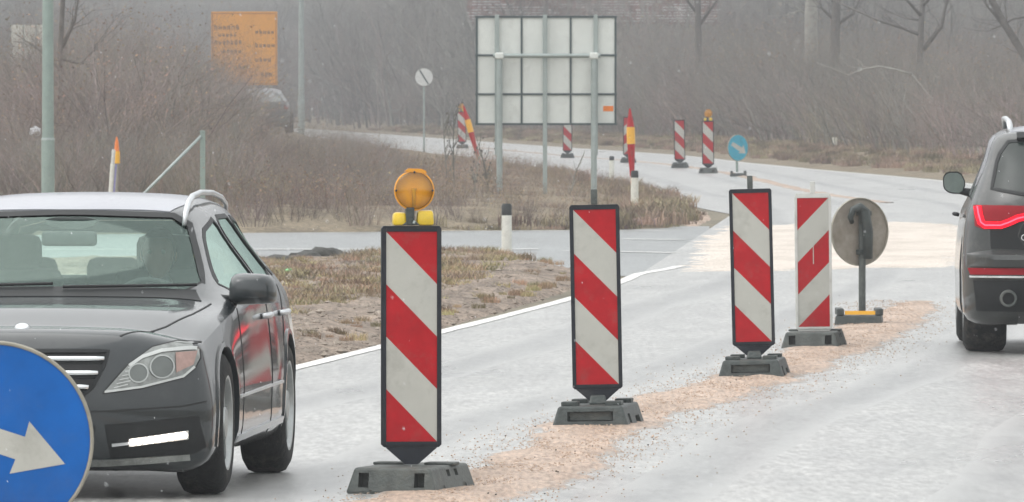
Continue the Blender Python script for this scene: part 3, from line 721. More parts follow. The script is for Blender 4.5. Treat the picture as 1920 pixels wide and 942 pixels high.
pole('street_lamp', 'tall green-grey steel lamp pole behind the dark estate car', 'street lamp', 90, 432, -900, .09, .05, M['galv_green'], None, 263)
pole('street_lamp', 'distant pale lamp pole just right of the amber direction sign', 'street lamp', 565, 250, -220, .125, .07, M['galv'], 400, 190)
# braced fence post
x, Y = G(380, 426); s = FPX / Y
t = thing('fence_post', 'green-grey corner post with a diagonal brace behind the estate car roof', 'fence post', (x, Y, 0))
bm = bmesh.new(); zt = 1.8 - (245 - HZ) / s; box(bm, -.036, .036, -.036, .036, 0, zt, .006); obj('post', bm, M['galv_green'], t)
bm = bmesh.new(); tube(bm, [(-.02, -.05, zt - .08), (-(380 - 262) / s, -.05, 1.8 - (372 - HZ) / s), (-(380 - 232) / s, -.05, .05)], .022, 8); obj('brace', bm, M['galv'], t, True)
# marker posts at the kerb
def marker(px, py, top, w, label, lean=0, rot=0, cap=.13):
    x, Y = G(px, py); s = FPX / Y; h = (py - top) / s; w = w / s / 2
    t = thing('marker_post', label, 'marker post', (x, Y, 0), rot, 'roadside marker posts', (0, lean))
    n = 10
    def ring(z, k=1): return [(w * k * math.cos(a * 2 * math.pi / n) , w * .7 * k * math.sin(a * 2 * math.pi / n), z) for a in range(n)]
    def loft(zs, ks, name, m):
        bm = bmesh.new(); rs = [[bm.verts.new(p) for p in ring(z, k)] for z, k in zip(zs, ks)]
        for a, b in zip(rs, rs[1:]):
            for i in range(n): bm.faces.new((a[i], a[(i + 1) % n], b[(i + 1) % n], b[i]))
        bm.faces.new(rs[0][::-1]); bm.faces.new(rs[-1]); return obj(name, bm, m, t, sharp=.9)
    hc = h - cap
    loft([-.05, hc], [1.04, 1], 'body', M['post_white'])
    if cap: loft([hc, hc + cap * .8, h], [1.03, 1.03, .8], 'cap', M['black'])
    return t
marker(950, 491, 382, 19, 'white marker post with black cap on the near verge behind the tall beacons')
marker(1190, 405, 320, 14, 'white marker post with black cap at the tip of the island', cap=.11)
marker(1147, 345, 293, 9, 'small white marker post by the main road left of the island tip', cap=.09)
marker(1565, 300, 258, 9, 'pale weathered marker post in the grass right of the main road', cap=.0001)
# slanted white stake + orange marker behind the estate car
x, Y = G(203, 428); s = FPX / Y
t = thing('stake', 'slanted white tube stake with a lilac back behind the estate car roof', 'stake', (x, Y, 0), 0, None, (0, R(4)))
zt = 1.8 - (280 - HZ) / s
bm = bmesh.new(); tube(bm, [(0, 0, 0), (0, 0, zt - .2)], .032, 10); obj('tube', bm, M['post_white'], t, sharp=1)
bm = bmesh.new(); tube(bm, [(0, 0, zt - .198), (0, 0, zt - .02), (0, 0, zt)], [.026, .026, .02], 10); obj('collar', bm, M['frame_white'], t, sharp=1)
bm = bmesh.new(); box(bm, .034, .058, -.01, .01, 0, zt - .2); obj('fin', bm, M['lilac'], t)
x, Y = G(219, 427); s = FPX / Y
t = thing('snow_marker', 'orange pointed marker standing beside the slanted white stake', 'marker', (x, Y, 0)); zt = 1.8 - (257 - HZ) / s
bm = bmesh.new(); tube(bm, [(0, 0, 0), (0, 0, zt - .36)], .02, 8); obj('pole', bm, M['rim_grey'], t)
bm = bmesh.new(); tube(bm, [(0, 0, zt - .37), (0, 0, zt - .2)], [.045, .045], 10); obj('sleeve', bm, M['marker_yellow'], t, sharp=1)
bm = bmesh.new(); tube(bm, [(0, 0, zt - .2), (0, 0, zt - .08), (0, 0, zt)], [.036, .026, .008], 10); obj('tip', bm, M['marker_orange'], t, sharp=1)
# red/orange snow poles
def snow_pole(px, py, tx, ty, r, label):
    x, Y = G(px, py); s = FPX / Y; d = Vector(((tx - px) / s, 0, (py - ty) / s)); t = thing('snow_pole', label, 'snow pole', (x, Y, 0))
    cuts = [0, .28, .62, .8, 1.0]; ms = [M['marker_orange'], M['red'], M['marker_yellow'], M['red']]; nm = ['shaft', 'shaft', 'reflector_band', 'tip']
    for (a, b, m, q), (k0, k1) in zip(zip(cuts, cuts[1:], ms, nm), ((.7, .8), (1.1, 1.9), (2.0, 2.0), (1.9, .35))):
        bm = bmesh.new(); tube(bm, [d * a, d * (b - .002)], [r * k0, r * k1], 8); obj(q, bm, m, t, sharp=1)
snow_pole(906, 330, 869, 198, .035, 'leaning orange and red snow pole beside the furthest beacon')
snow_pole(1187, 380, 1181, 203, .036, 'upright red snow pole with amber band behind the island tip marker post')

# large signboard seen from behind
x, Y = G(1024, 398); s = FPX / Y
t = thing('signboard', 'large white signboard seen from behind on three steel posts with an orange sticker', 'signboard', (x, Y, 0), R(-1.5))
def bx(px): return (px - 1024) / s
def bz(py): return 1.8 - (py - HZ) / s
cols_ = [894, 933, 978, 1022, 1070, 1116, 1154]; rows_ = [32, 104, 177, 233]
for i in range(6):
    for j in range(3):
        bm = bmesh.new(); box(bm, bx(cols_[i]) + .012, bx(cols_[i + 1]) - .012, 0, .02, bz(rows_[j + 1]) + .012, bz(rows_[j]) - .012, .004); obj('panel', bm, M['panel_back'], t)
for j in range(4):
    bm = bmesh.new(); box(bm, bx(891), bx(1157), -.02, .026, bz(rows_[j]) - .016, bz(rows_[j]) + .016); obj('horizontal_rail', bm, M['panel_frame'], t)
for i in (0, 2, 4, 6):
    bm = bmesh.new()
    for j in range(3): box(bm, bx(cols_[i]) - .016, bx(cols_[i]) + .016, -.018, .024, bz(rows_[j + 1]) + .0165, bz(rows_[j]) - .0165)
    obj('vertical_rail', bm, M['panel_frame'], t)
for px, c in ((932, 1), (1022, 0), (1117, 1)):
    bm = bmesh.new(); box(bm, bx(px) - .034, bx(px) + .034, -.075, -.022, 0 if c == 0 else .9, bz(28), .006); obj('channel_post', bm, M['galv'], t)
for px in (937, 1114):
    bm = bmesh.new(); tube(bm, [(bx(px), -.16, 0), (bx(px), -.16, bz(106))], .047, 16); obj('tube_post', bm, M['galv'], t, sharp=1)
    bm = bmesh.new(); box(bm, bx(px) - .07, bx(px) + .07, -.22, -.08, bz(111), bz(99), .02); obj('clamp', bm, M['panel_back'], t)
bm = bmesh.new(); tube(bm, [(bx(925), -.165, bz(105)), (bx(1126), -.165, bz(105))], .034, 14); obj('crossbar', bm, M['galv'], t, sharp=1)
bm = bmesh.new(); box(bm, bx(1131), bx(1150), -.004, -.001, bz(209), bz(199)); obj('sticker', bm, M['orange'], t)

# amber direction sign
def text_mesh(txt, size, m, parent, loc, ext=.004, align='LEFT', rot=(R(90), 0, 0), name='lettering'):
    cu = bpy.data.curves.new('txt', 'FONT'); cu.body = txt; cu.size = size; cu.extrude = ext; cu.align_x = align; cu.resolution_u = 3
    to = bpy.data.objects.new('txt', cu); COL.objects.link(to)
    me = bpy.data.meshes.new_from_object(to.evaluated_get(bpy.context.evaluated_depsgraph_get())); bpy.data.objects.remove(to)
    me.name = name; me.materials.clear()
    o = link(name, me, m, parent); o.location = loc; o.rotation_euler = rot
    if name == 'lettering': o['kind'] = 'stuff'
    return o
Y = 400; s = FPX / Y
x = (458 - 960) / s
t = thing('direction_sign', 'amber road sign board with black text rows half hidden by the left bushes', 'sign', (x, Y, 0), 0)
w = 124 / s; z0_, z1_ = 1.8 - (160 - HZ) / s, 1.8 - (22 - HZ) / s
bm = bmesh.new(); box(bm, -w / 2, w / 2, 0, .05, z0_, z1_, .01); obj('board', bm, M['sign_orange'], t)
bm = bmesh.new(); e = .05
for a in ((-w / 2 + .03, w / 2 - .03, z1_ - .09, z1_ - .05), (-w / 2 + .03, w / 2 - .03, z0_ + .04, z0_ + .08)): box(bm, a[0], a[1], -.006, -.001, a[2], a[3])
for a in ((-w / 2 + .03, -w / 2 + .07), (w / 2 - .07, w / 2 - .03)): box(bm, a[0], a[1], -.006, -.001, z0_ + .081, z1_ - .091)
obj('border', bm, M['sign_edge'], t)
for px in (410, 506):
    bm = bmesh.new(); tube(bm, [((px - 458) / s, .12, 0), ((px - 458) / s, .12, z1_ - .1)], .06, 12); obj('post', bm, M['galv'], t, sharp=1)
rd = random.Random(12)
def word(px, py, n, h):       # a far, unreadable word: a row of letter-sized strokes
    bm = bmesh.new(); x0 = (px - 458) / s
    for k in range(n):
        w_ = h * rd.uniform(.45, .62); hh = h * rd.choice([.7, .7, 1.0]); z = 1.8 - (py - HZ) / s
        box(bm, x0, x0 + .03, -.006, -.001, z, z + hh); box(bm, x0 + w_ - .03, x0 + w_, -.006, -.001, z, z + h * .7)
        zz = rd.choice([0, .3, .6]) * h; box(bm, x0 + .031, x0 + w_ - .031, -.006, -.001, z + zz, z + zz + .03); x0 += w_ + .06
    tag(obj('lettering', bm, M['ink'], t), kind='stuff')
for px, py, n, h in ((402, 56, 6, .2), (410, 69, 5, .15), (402, 84, 7, .18), (418, 100, 5, .16), (440, 130, 4, .18), (479, 64, 5, .17), (479, 89, 5, .17), (479, 116, 4, .17), (490, 144, 3, .17)): word(px, py, n, h)
# round end-of-restriction disc
Y = 330; s = FPX / Y; x = (795 - 960) / s
t = thing('round_sign', 'round pale sign with a dark diagonal stripe on a thin post', 'sign', (x, Y, 0))
bm = bmesh.new(); zc = 1.8 - (145 - HZ) / s; r_ = 16.5 / s
lathe(bm, [(0, 0), (r_, 0), (r_, .02), (0, .02)], 32, 'y', Matrix.Translation((0, 0, zc))); obj('disc', bm, M['disc_grey'], t, sharp=.6)
bm = bmesh.new(); box(bm, -.022, .022, -.006, -.001, -r_ * .93, r_ * .93, 0, Matrix.Translation((0, 0, zc)) @ Matrix.Rotation(R(-32), 4, 'Y')); obj('stripe', bm, M['panel_frame'], t)
bm = bmesh.new(); tube(bm, [(0, .05, 0), (0, .05, zc + r_ * .8)], .03, 10); obj('post', bm, M['galv'], t, sharp=1)
# pale panelled board top left
Y = 310; s = FPX / Y; x = (56 - 960) / s
t = thing('panelled_board', 'tall white panelled board partly hidden by the lamp pole and twigs', 'board', (x, Y, 0))
w = 72 / s; z0_, z1_ = 1.8 - (172 - HZ) / s, 1.8 - (46 - HZ) / s
for i in range(3):
    for j in range(3):
        bm = bmesh.new(); box(bm, -w / 2 + w * i / 3 + .012, -w / 2 + w * (i + 1) / 3 - .012, 0, .03, z0_ + (z1_ - z0_) * j / 3 + .012, z0_ + (z1_ - z0_) * (j + 1) / 3 - .012); obj('panel', bm, M['post_white'], t)
bm = bmesh.new()
for i in range(4): box(bm, -w / 2 + w * i / 3 - .02, -w / 2 + w * i / 3 + .02, -.01, .04, 0 if i in (0, 3) else z0_, z1_)
obj('frame', bm, M['galv'], t)
# litter and snow lumps
def lump(name, label, cat, px, py, sx, sy, sz_, m, kind=None, z=.05, seed=0):
    x, Y = G(px, py); bm = bmesh.new(); bmesh.ops.create_icosphere(bm, subdivisions=3, radius=1)
    for v in bm.verts:
        k = 1 + .35 * fbm(v.co.x * 1.7 + seed, v.co.y * 1.7, v.co.z * 1.7 + seed); v.co *= k; v.co.x *= sx; v.co.y *= sy; v.co.z *= sz_
    o = obj(name, bm, m, None, True); o.location = (x, Y, z); return tag(o, label, cat, kind=kind)
lump('plastic_bottle', 'small bright green plastic piece lying on the verge beside the estate car mirror', 'litter', 541, 536, .038, .04, .025, M['litter_green'], z=.14)
M['clod'] = mat('dark_clod', (.055, .055, .05), .9, var=.4, scale=14, bump=.8, bscale=30)
for i, (a, b, c, d_) in enumerate([(600, 500, .13, .07), (628, 499, .09, .05), (572, 502, .12, .055), (548, 506, .10, .045), (655, 500, .08, .035), (520, 508, .12, .05)]):
    lump('earth_clod', ['largest dark earth clod at the verge edge by the side road', 'dark clod right of the largest one on the verge edge', 'flat dark clod just left of the largest one', 'broken clod nearer the estate car on the verge edge', 'small outermost right clod on the verge edge', 'clod closest to the estate car roofline'][i], 'clod', a, b - 1, c * 1.7, .4, d_ * 1.7, M['clod'], z=.08, seed=i * 3)
lump('plastic_bag', 'crumpled white bag caught in the bushes behind the lamp pole', 'litter', 66, 390, .10, .1, .08, M['litter_white'], z=1.25, seed=3)
# guard rail far left of the road
M['rail_grey'] = mat('rail_grey', (.3, .31, .31), .5, .4)
x0, y0 = -8.5, 500
t = thing('guard_rail', 'short steel guard rail far along the left side of the main road', 'guard rail', (-15.6, 520, 0), R(0))
zr = .75
bm = bmesh.new(); prism(bm, [(0, zr + .15), (2.3, zr + .15), (2.3, zr), (0, zr)], -.04, 0); obj('beam', bm, M['rail_grey'], t)
for k in range(3): bm = bmesh.new(); box(bm, .15 + k, .25 + k, .005, .1, 0, zr + .05); obj('post', bm, M['rail_grey'], t)

# far house with snow-streaked tile roof
Y = 545; s = FPX / Y; x = (1110 - 960) / s
t = thing('house', 'far house with a red tiled roof streaked with snow above the signboard', 'house', (x, Y, 0))
hw = 235 / s; ez = 1.8 - (40 - HZ) / s; M['plaster'] = mat('plaster', (.42, .39, .35), .8)
M['tile'] = mat('red_tile', (.20, .075, .055), .7, var=.3, scale=2.5); M['snow'] = mat('snow', (.75, .77, .8), .7, var=.05)
bm = bmesh.new(); box(bm, -hw + .5, hw - .5, 0, 8, 0, ez - .02); obj('wall', bm, M['plaster'], t)
bm = bmesh.new(); prism(bm, [(-.6, ez - .15), (4, ez + 3.0), (8.6, ez - .15)], -hw, hw)
bmesh.ops.transform(bm, matrix=Matrix.Rotation(R(90), 4, 'Z'), verts=bm.verts[:]); obj('roof', bm, M['tile'], t)
bm = bmesh.new(); bs = bmesh.new(); nrow = 22; rd = random.Random(5)
for k in range(nrow):
    y = -.6 + 4.6 * k / nrow; z = ez - .15 + 3.15 * k / nrow
    n = 46
    for i in range(n):
        xa = -hw + 2 * hw * i / n; box(bm, xa + .01, xa + 2 * hw / n - .01, y - .03, y + .2, z + .02, z + .10 + rd.uniform(0, .02))
        sn = fbm(xa * .5, k * .35, 3) + (.25 if k < 7 else 0)
        if sn > .05: box(bs, xa, xa + 2 * hw / n * rd.uniform(.5, 1.2), y - .05, y + .16, z + .125, z + .17)
tl = obj('roof_tiles', bm, M['tile'], t); tag(tl, kind='stuff'); so = obj('snow_streaks', bs, M['snow'], t); tag(so, kind='stuff')
for xx in (-hw * .6, 0, hw * .55):
    bm = bmesh.new(); box(bm, xx - .6, xx + .6, -.04, -.005, 2.2, 3.6); wi = obj('window', bm, M['panel_frame'], t)

# ------------------------------------------------------------------ traffic beacons
def boolean(bm, cutters):
    me = bpy.data.meshes.new('a'); bmesh.ops.recalc_face_normals(bm, faces=bm.faces[:]); bm.to_mesh(me); bm.free(); a = bpy.data.objects.new('a', me); COL.objects.link(a)
    mc = bpy.data.meshes.new('b'); bmesh.ops.recalc_face_normals(cutters, faces=cutters.faces[:]); cutters.to_mesh(mc); cutters.free(); b = bpy.data.objects.new('b', mc); COL.objects.link(b)
    md = a.modifiers.new('x', 'BOOLEAN'); md.operation = 'DIFFERENCE'; md.object = b; md.solver = 'EXACT'
    dg = bpy.context.evaluated_depsgraph_get(); r = bpy.data.meshes.new_from_object(a.evaluated_get(dg))
    bpy.data.objects.remove(a); bpy.data.objects.remove(b)
    out = bmesh.new(); out.from_mesh(r); bpy.data.meshes.remove(r); return out
def foot(t, kind, rz):
    m = M['rubber'] if kind == 'A' else M['rubber_dark'] if kind == 'B' else M['rubber']
    Mr = Matrix.Rotation(rz, 4, 'Z'); h = .118
    bm = bmesh.new(); box(bm, -.212, .212, -.40, .40, 0, h, .012, top=(.83, .93))
    cut = bmesh.new()
    if kind in ('A', 'C'):
        for sx in (-1, 1):
            box(cut, sx * .13 - .024, sx * .13 + .024, -.5, -.31, .028, .094)
            for sy in (-.22, .2): box(cut, sx * .5 - .3 if sx > 0 else -.8, sx * .5 + .3 if sx > 0 else -.172, sy - .035, sy + .035, -.01, .035)
            for sy in (-.05, .1): box(cut, .165 if sx > 0 else -.4, .4 if sx > 0 else -.165, sy - .03, sy + .03, .07, .1)
    else:
        box(cut, -.125, .125, -.5, -.34, .035, .088)
        for sx in (-1, 1):
            box(cut, .178 if sx > 0 else -.4, .4 if sx > 0 else -.178, -.26, -.16, -.01, .07)
            box(cut, .178 if sx > 0 else -.4, .4 if sx > 0 else -.178, .05, .25, -.01, .05)
    bm = boolean(bm, cut); bmesh.ops.transform(bm, matrix=Mr, verts=bm.verts[:]); obj('rubber_foot', bm, m, t)
    for sx in (-1, 1):
        for sy in ((-.27, .22) if kind == 'B' else (.1,)):
            bm = bmesh.new(); w = .045 if kind == 'B' else .07; box(bm, sx * .12 - w, sx * .12 + w, sy - .06, sy + .06, h - .002, h + (.024 if kind == 'B' else .012), .005)
            bmesh.ops.transform(bm, matrix=Mr, verts=bm.verts[:]); obj('lug', bm, m, t)
    if kind == 'B':
        bm = bmesh.new(); box(bm, -.115, .115, -.352, -.345, .04, .084); bmesh.ops.transform(bm, matrix=Mr, verts=bm.verts[:]); obj('recess_plate', bm, M['rubber'], t)
        bm = bmesh.new(); box(bm, -.05, .05, -.1, .1, h, h + .05, .01, top=(.8, .8)); obj('socket', bm, m, t)
def stripes(t, w, z0, z1, flip, yf):
    bm = bmesh.new(); h = z1 - z0; b = h / 4; x0, x1 = -w / 2, w / 2
    def P(x, d): return (-x if flip else x, yf, z1 - d)
    polys = [([(x0, 0), (x1, 0), (x1, b)], 0), ([(x0, 0), (x1, b), (x1, 2 * b), (x0, b)], 1), ([(x0, b), (x1, 2 * b), (x1, 3 * b), (x0, 2 * b)], 0),
             ([(x0, 2 * b), (x1, 3 * b), (x1, 4 * b), (x0, 3 * b)], 1), ([(x0, 3 * b), (x1, 4 * b), (x0, 4 * b)], 0)]
    for pl, mi in polys:
        f = bm.faces.new([bm.verts.new(P(*p)) for p in pl]); f.material_index = mi
    for f in bm.faces: f.normal_update()
    for f in bm.faces:
        if f.normal.y > 0: f.normal_flip()
    me = bpy.data.meshes.new('striped_sheet'); bm.to_mesh(me); bm.free(); link('striped_sheet', me, [M['red'], M['white_refl']], t)
def beacon(px, py, label, kind='B', white=False, flip=False, lamp=False, handle=True, lean=0, rz=0, panel_rz=0, sc=1.0, hi=True):
    x, Y = G(px, py); Y += .38
    t = thing('traffic_beacon', label, 'traffic beacon', (x * (Y / (Y - .38)), Y, .008), panel_rz, 'red and white striped traffic beacons', (0, lean)); t.scale = (sc, sc, sc)
    foot(t, kind, rz - panel_rz)
    fm = M['frame_white'] if white else M['frame_black']
    z0, z1 = (.115, 1.11) if white else (.2, 1.21)
    bm = bmesh.new()
    if white:
        poly = [(-.11, z0), (.11, z0), (.132, z0 + .03), (.132, z1 - .03), (.12, z1), (-.12, z1), (-.132, z1 - .03), (-.132, z0 + .03)]
    else: poly = [(-.125, z0), (.125, z0), (.137, z0 + .012), (.137, z1 - .012), (.128, z1), (-.128, z1), (-.137, z1 - .012), (-.137, z0 + .012)]
    prism(bm, poly, -.02, .03); obj('panel', bm, fm, t)
    bm = bmesh.new(); iw = .232 if not white else .226                       # raised lip round the sheet
    a, b = z0 + (.012 if not white else .02), z1 - (.012 if not white else .02); hw = .135 if not white else .129
    for q in ((-hw, -iw / 2 - .001, a, b), (iw / 2 + .001, hw, a, b)): box(bm, q[0], q[1], -.027, -.021, q[2], q[3])
    for q in ((a - .001, a + .013), (b - .013, b + .001)): box(bm, -iw / 2, iw / 2, -.0275, -.0212, q[0], q[1])
    obj('lip', bm, fm, t)
    stripes(t, iw, a + .014, b - .014, flip, -.0225)
    if not white:
        bm = bmesh.new(); prism(bm, [(-.118, z0 - .001), (-.03, .122), (.03, .122), (.118, z0 - .001)], -.018, .028); obj('foot_wedge', bm, fm, t)
    else:
        bm = bmesh.new(); box(bm, -.06, .06, -.015, .028, .1, z0 - .001, .004); obj('foot_wedge', bm, fm, t)
        bm = bmesh.new(); box(bm, -.003, .003, -.0245, -.0235, .60, .76); obj('scratch', bm, M['white_refl'], t)
    if handle and not lamp:
        bm = bmesh.new(); box(bm, -.018, .018, -.012, .02, z1 + .001, z1 + (.085), .004); obj('handle', bm, M['rubber'] if not white else M['frame_white'], t)
    if lamp:
        zc = z1 + .162; r = .09; Mx = Matrix.Translation((.012, 0, zc))
        bm = bmesh.new(); lathe(bm, [(0, .03), (r * .8, .025), (r, .0), (r * 1.03, -.012), (r * 1.03, -.026), (r * .95, -.03), (r * .95, -.012), (r * .7, .008), (0, .018)], 36, 'y', Mx); obj('lamp_housing', bm, M['amber_deep'], t, sharp=.7)
        bm = bmesh.new(); lathe(bm, [(0, .012), (r * .4, .006), (r * .75, -.004), (r * .93, -.014)], 36, 'y', Mx); obj('reflector', bm, M['reflector'], t, True)
        bm = bmesh.new(); tube(bm, [(.012, -.004, zc - .075), (.012, -.008, zc - .01), (.012, -.008, zc + .01)], [.009, .009, .012], 8); obj('bulb', bm, M['bulb'], t, True)
        bm = bmesh.new(); prof = [(r * .94, -.028)] + [(r * k / 12, -.030 - .016 * (1 - (k / 12) ** 2) - (.0018 if k % 2 else 0)) for k in range(11, -1, -1)]
        lathe(bm, prof, 36, 'y', Mx); obj('lens', bm, M['amber_glass'], t, True)
        for a in (0, 120, 240):
            bm = bmesh.new(); q = Vector((math.sin(R(a)) * r * .93, -.034, math.cos(R(a)) * r * .93)) if a == 0 else Vector((math.sin(R(a + (-30 if a == 120 else 30))) * r * .93, -.034, math.cos(R(a + (-30 if a == 120 else 30))) * r * .93))
            bmesh.ops.create_icosphere(bm, subdivisions=1, radius=.006, matrix=Mx @ Matrix.Translation(q)); obj('screw', bm, M['black'], t)
        for a, b, c in ((-.087, -.02, .062), (.022, .105, .072)):
            bm = bmesh.new(); box(bm, a, b, -.03, .06, z1 + .002, z1 + c, .014, top=(.86, .9)); obj('battery_box', bm, M['yellow'], t, sharp=.5)
        bm = bmesh.new(); box(bm, -.026, .012, -.04, .03, z1 + .003, z1 + .085, .006); obj('bracket', bm, M['rubber_dark'], t)
        bm = bmesh.new(); box(bm, -.045, .04, -.036, .02, z1 + .004, z1 + .02, .004, top=(.5, 1)); obj('bracket', bm, M['rubber'], t)
        bm = bmesh.new(); tube(bm, [(.008, -.05, z1 + .012), (.012, -.05, z1 + .024)], .006, 8); obj('bolt', bm, M['galv'], t)
        bm = bmesh.new(); prism(bm, [(-.04, 0), (.065, -.01), (.06, .003), (.04, .012), (-.02, .014)], -.03, .0); bmesh.ops.transform(bm, matrix=Matrix.Translation((.005, 0, zc + r * .97)), verts=bm.verts[:]); obj('lamp_hood', bm, M['amber_deep'], t)
    return t
M['reflector'] = mat('lamp_reflector', (1, .66, .02), .35, .0, var=.15, scale=8)
M['bulb'] = mat('bulb', (.95, .75, .3), .2, coat=1)
M['amber_glass'] = mat('amber_glass', (.8, .35, .01), .08, trans=(1, .76, .08), fres=.03)
beacon(771, 930, 'nearest beacon, with a round amber warning lamp on top, beside the estate car', 'A', lamp=True, rz=R(-13), panel_rz=R(5), lean=0)
beacon(1122, 805, 'second nearest beacon, black framed with a short handle, in front of the signboard posts', 'B', rz=R(-7), lean=R(-1.1))
beacon(1415, 712, 'third beacon along the grit strip, black framed, left of the white framed one', 'B', rz=R(-5), lean=R(-1.4))
beacon(1527, 656, 'white framed beacon with opposite stripes in front of the round sign back', 'C', white=True, flip=True, rz=R(-6), lean=R(-.7))
beacon(1328, 326, 'far beacon topped with a small amber lamp left of the blue arrow sign', 'A', lamp=True, rz=R(-4), sc=1.04, lean=R(-.5))
beacon(1275, 316, 'far beacon without lamp just left of the lamp-topped far one', 'B', rz=R(-4), sc=1.03, handle=False, lean=R(-1))
beacon(1178, 306, 'far beacon with opposite stripes half hidden by the red snow pole', 'B', flip=True, rz=R(-2), sc=1.06, handle=False)
beacon(1064, 297, 'far beacon partly covered by the bottom edge of the signboard', 'B', rz=R(0), sc=1.02, handle=False)
beacon(867, 279, 'furthest beacon with a small orange lamp left of the signboard', 'A', lamp=True, rz=R(0), sc=1.1, lean=R(-2))

# ------------------------------------------------------------------ round blue signs on rubber feet
def disc_sign(px, py, r, zc, label, rz, face=True, lean=0, arrow=None, base_bar=False, roll=0, behind=False, sheet_m='blue'):
    x, Y = G(px, py); Y += .3 if py < 900 else 0
    t = thing('round_sign', label, 'sign', (x, Y, .008), 0, None, (0, lean)); Mz = Matrix.Rotation(rz, 4, 'Z')
    Mc = Mz @ Matrix.Translation((0, 0, zc)) @ Matrix.Rotation(roll, 4, 'Y')
    bm = bmesh.new(); lathe(bm, [(0, -.001), (r * .985, -.001), (r * .985, .004), (0, .004)], 64, 'y', Mc); obj('disc', bm, [M['disc_back']], t, sharp=.6)
    bm = bmesh.new(); lathe(bm, [(r * .985, -.006), (r, -.008), (r * 1.012, 0), (r * 1.012, .018), (r * .985, .02), (r * .975, .01), (r * .975, -.006), (r * .985, -.006)], 64, 'y', Mc); obj('rim', bm, M['rim_grey'], t, True)
    bm = bmesh.new(); lathe(bm, [(0, -.0025), (r * .972, -.0025)], 64, 'y', Mc); o = obj('blue_sheet', bm, M[sheet_m], t)
    ar = arrow
    bm = bmesh.new(); f = bm.faces.new([bm.verts.new((a * r, -.004, b * r)) for a, b in ar]); bmesh.ops.transform(bm, matrix=Mc, verts=bm.verts[:]); obj('arrow', bm, M['white_refl'], t)
    bm = bmesh.new(); tube(bm, [(0, .045, .1), (0, .045, zc + r * .75)], .028, 12); bmesh.ops.transform(bm, matrix=Mz, verts=bm.verts[:]); obj('post', bm, M['galv_green'] if not behind else M['rubber'], t, sharp=1)
    for k in (-.6, .55):
        bm = bmesh.new(); box(bm, -.075, .045, .02, .075, zc + r * k - .02, zc + r * k + .02, .006); bmesh.ops.transform(bm, matrix=Mz, verts=bm.verts[:]); obj('bracket', bm, M['rubber_dark'], t)
    if behind:
        bm = bmesh.new(); tube(bm, [(.03, .08, zc - r * .8), (.02, .09, zc), (-.01, .09, zc + r * .62), (-.05, .09, zc + r * .74), (-.11, .08, zc + r * .66), (-.13, .07, zc + r * .42), (-.1, .05, zc + r * .28)], [.04, .045, .045, .035, .028, .024, .018], 8)
        bmesh.ops.transform(bm, matrix=Mz @ Matrix.Scale(-1, 4, (1, 0, 0)), verts=bm.verts[:]); obj('handle', bm, M['rubber_dark'], t, True)
    bm = bmesh.new(); box(bm, -.19, .19, -.3, .3, 0, .075, .01, top=(.95, .95)); bmesh.ops.transform(bm, matrix=Matrix.Rotation(R(-3), 4, 'Z'), verts=bm.verts[:]); obj('rubber_foot', bm, M['rubber_dark'], t)
    for sx in (-1, 1):
        bm = bmesh.new(); box(bm, sx * .155 - .028, sx * .155 + .028, -.28, .28, .076, .13, .008); obj('lug', bm, M['rubber_dark'], t)
    if base_bar:
        bm = bmesh.new(); box(bm, -.12, .12, -.27, -.25, .082, .112); obj('reflector_strip', bm, M['marker_yellow'], t)
    return t
u = 185.0
arrow_near = [(133 / u, -44 / u), (66 / u, 36 / u), (58 / u, 7 / u), (-118 / u, 65 / u), (-136 / u, 23 / u), (40 / u, -35 / u), (29 / u, -62 / u)]
Yn = 32.4; xn = -972 * Yn / FPX
sN = disc_sign(960 + xn * 617, 185 + 1.8 * 617, .3, .752, 'round blue sign with a white arrow pointing right, cut off at the lower left corner', R(4), arrow=arrow_near)
disc_sign(1613, 612, .268, .735, 'grey muddy back of a round sign on a post behind the white framed beacon', R(180 + 32), arrow=arrow_near, base_bar=True, behind=True)
ar45 = [(.62, -.5), (.15, -.62), (.25, -.42), (-.6, .3), (-.42, .55), (.42, -.2), (.55, .0)]
disc_sign(1385, 332, .30, .66, 'small far blue sign with a white arrow right of the far beacons', R(38), arrow=[(.75, -.45), (.55, .25), (.42, .0), (-.5, .45), (-.7, .2), (.2, -.3), (.0, -.42)], lean=R(-1), sheet_m='blue_faded')

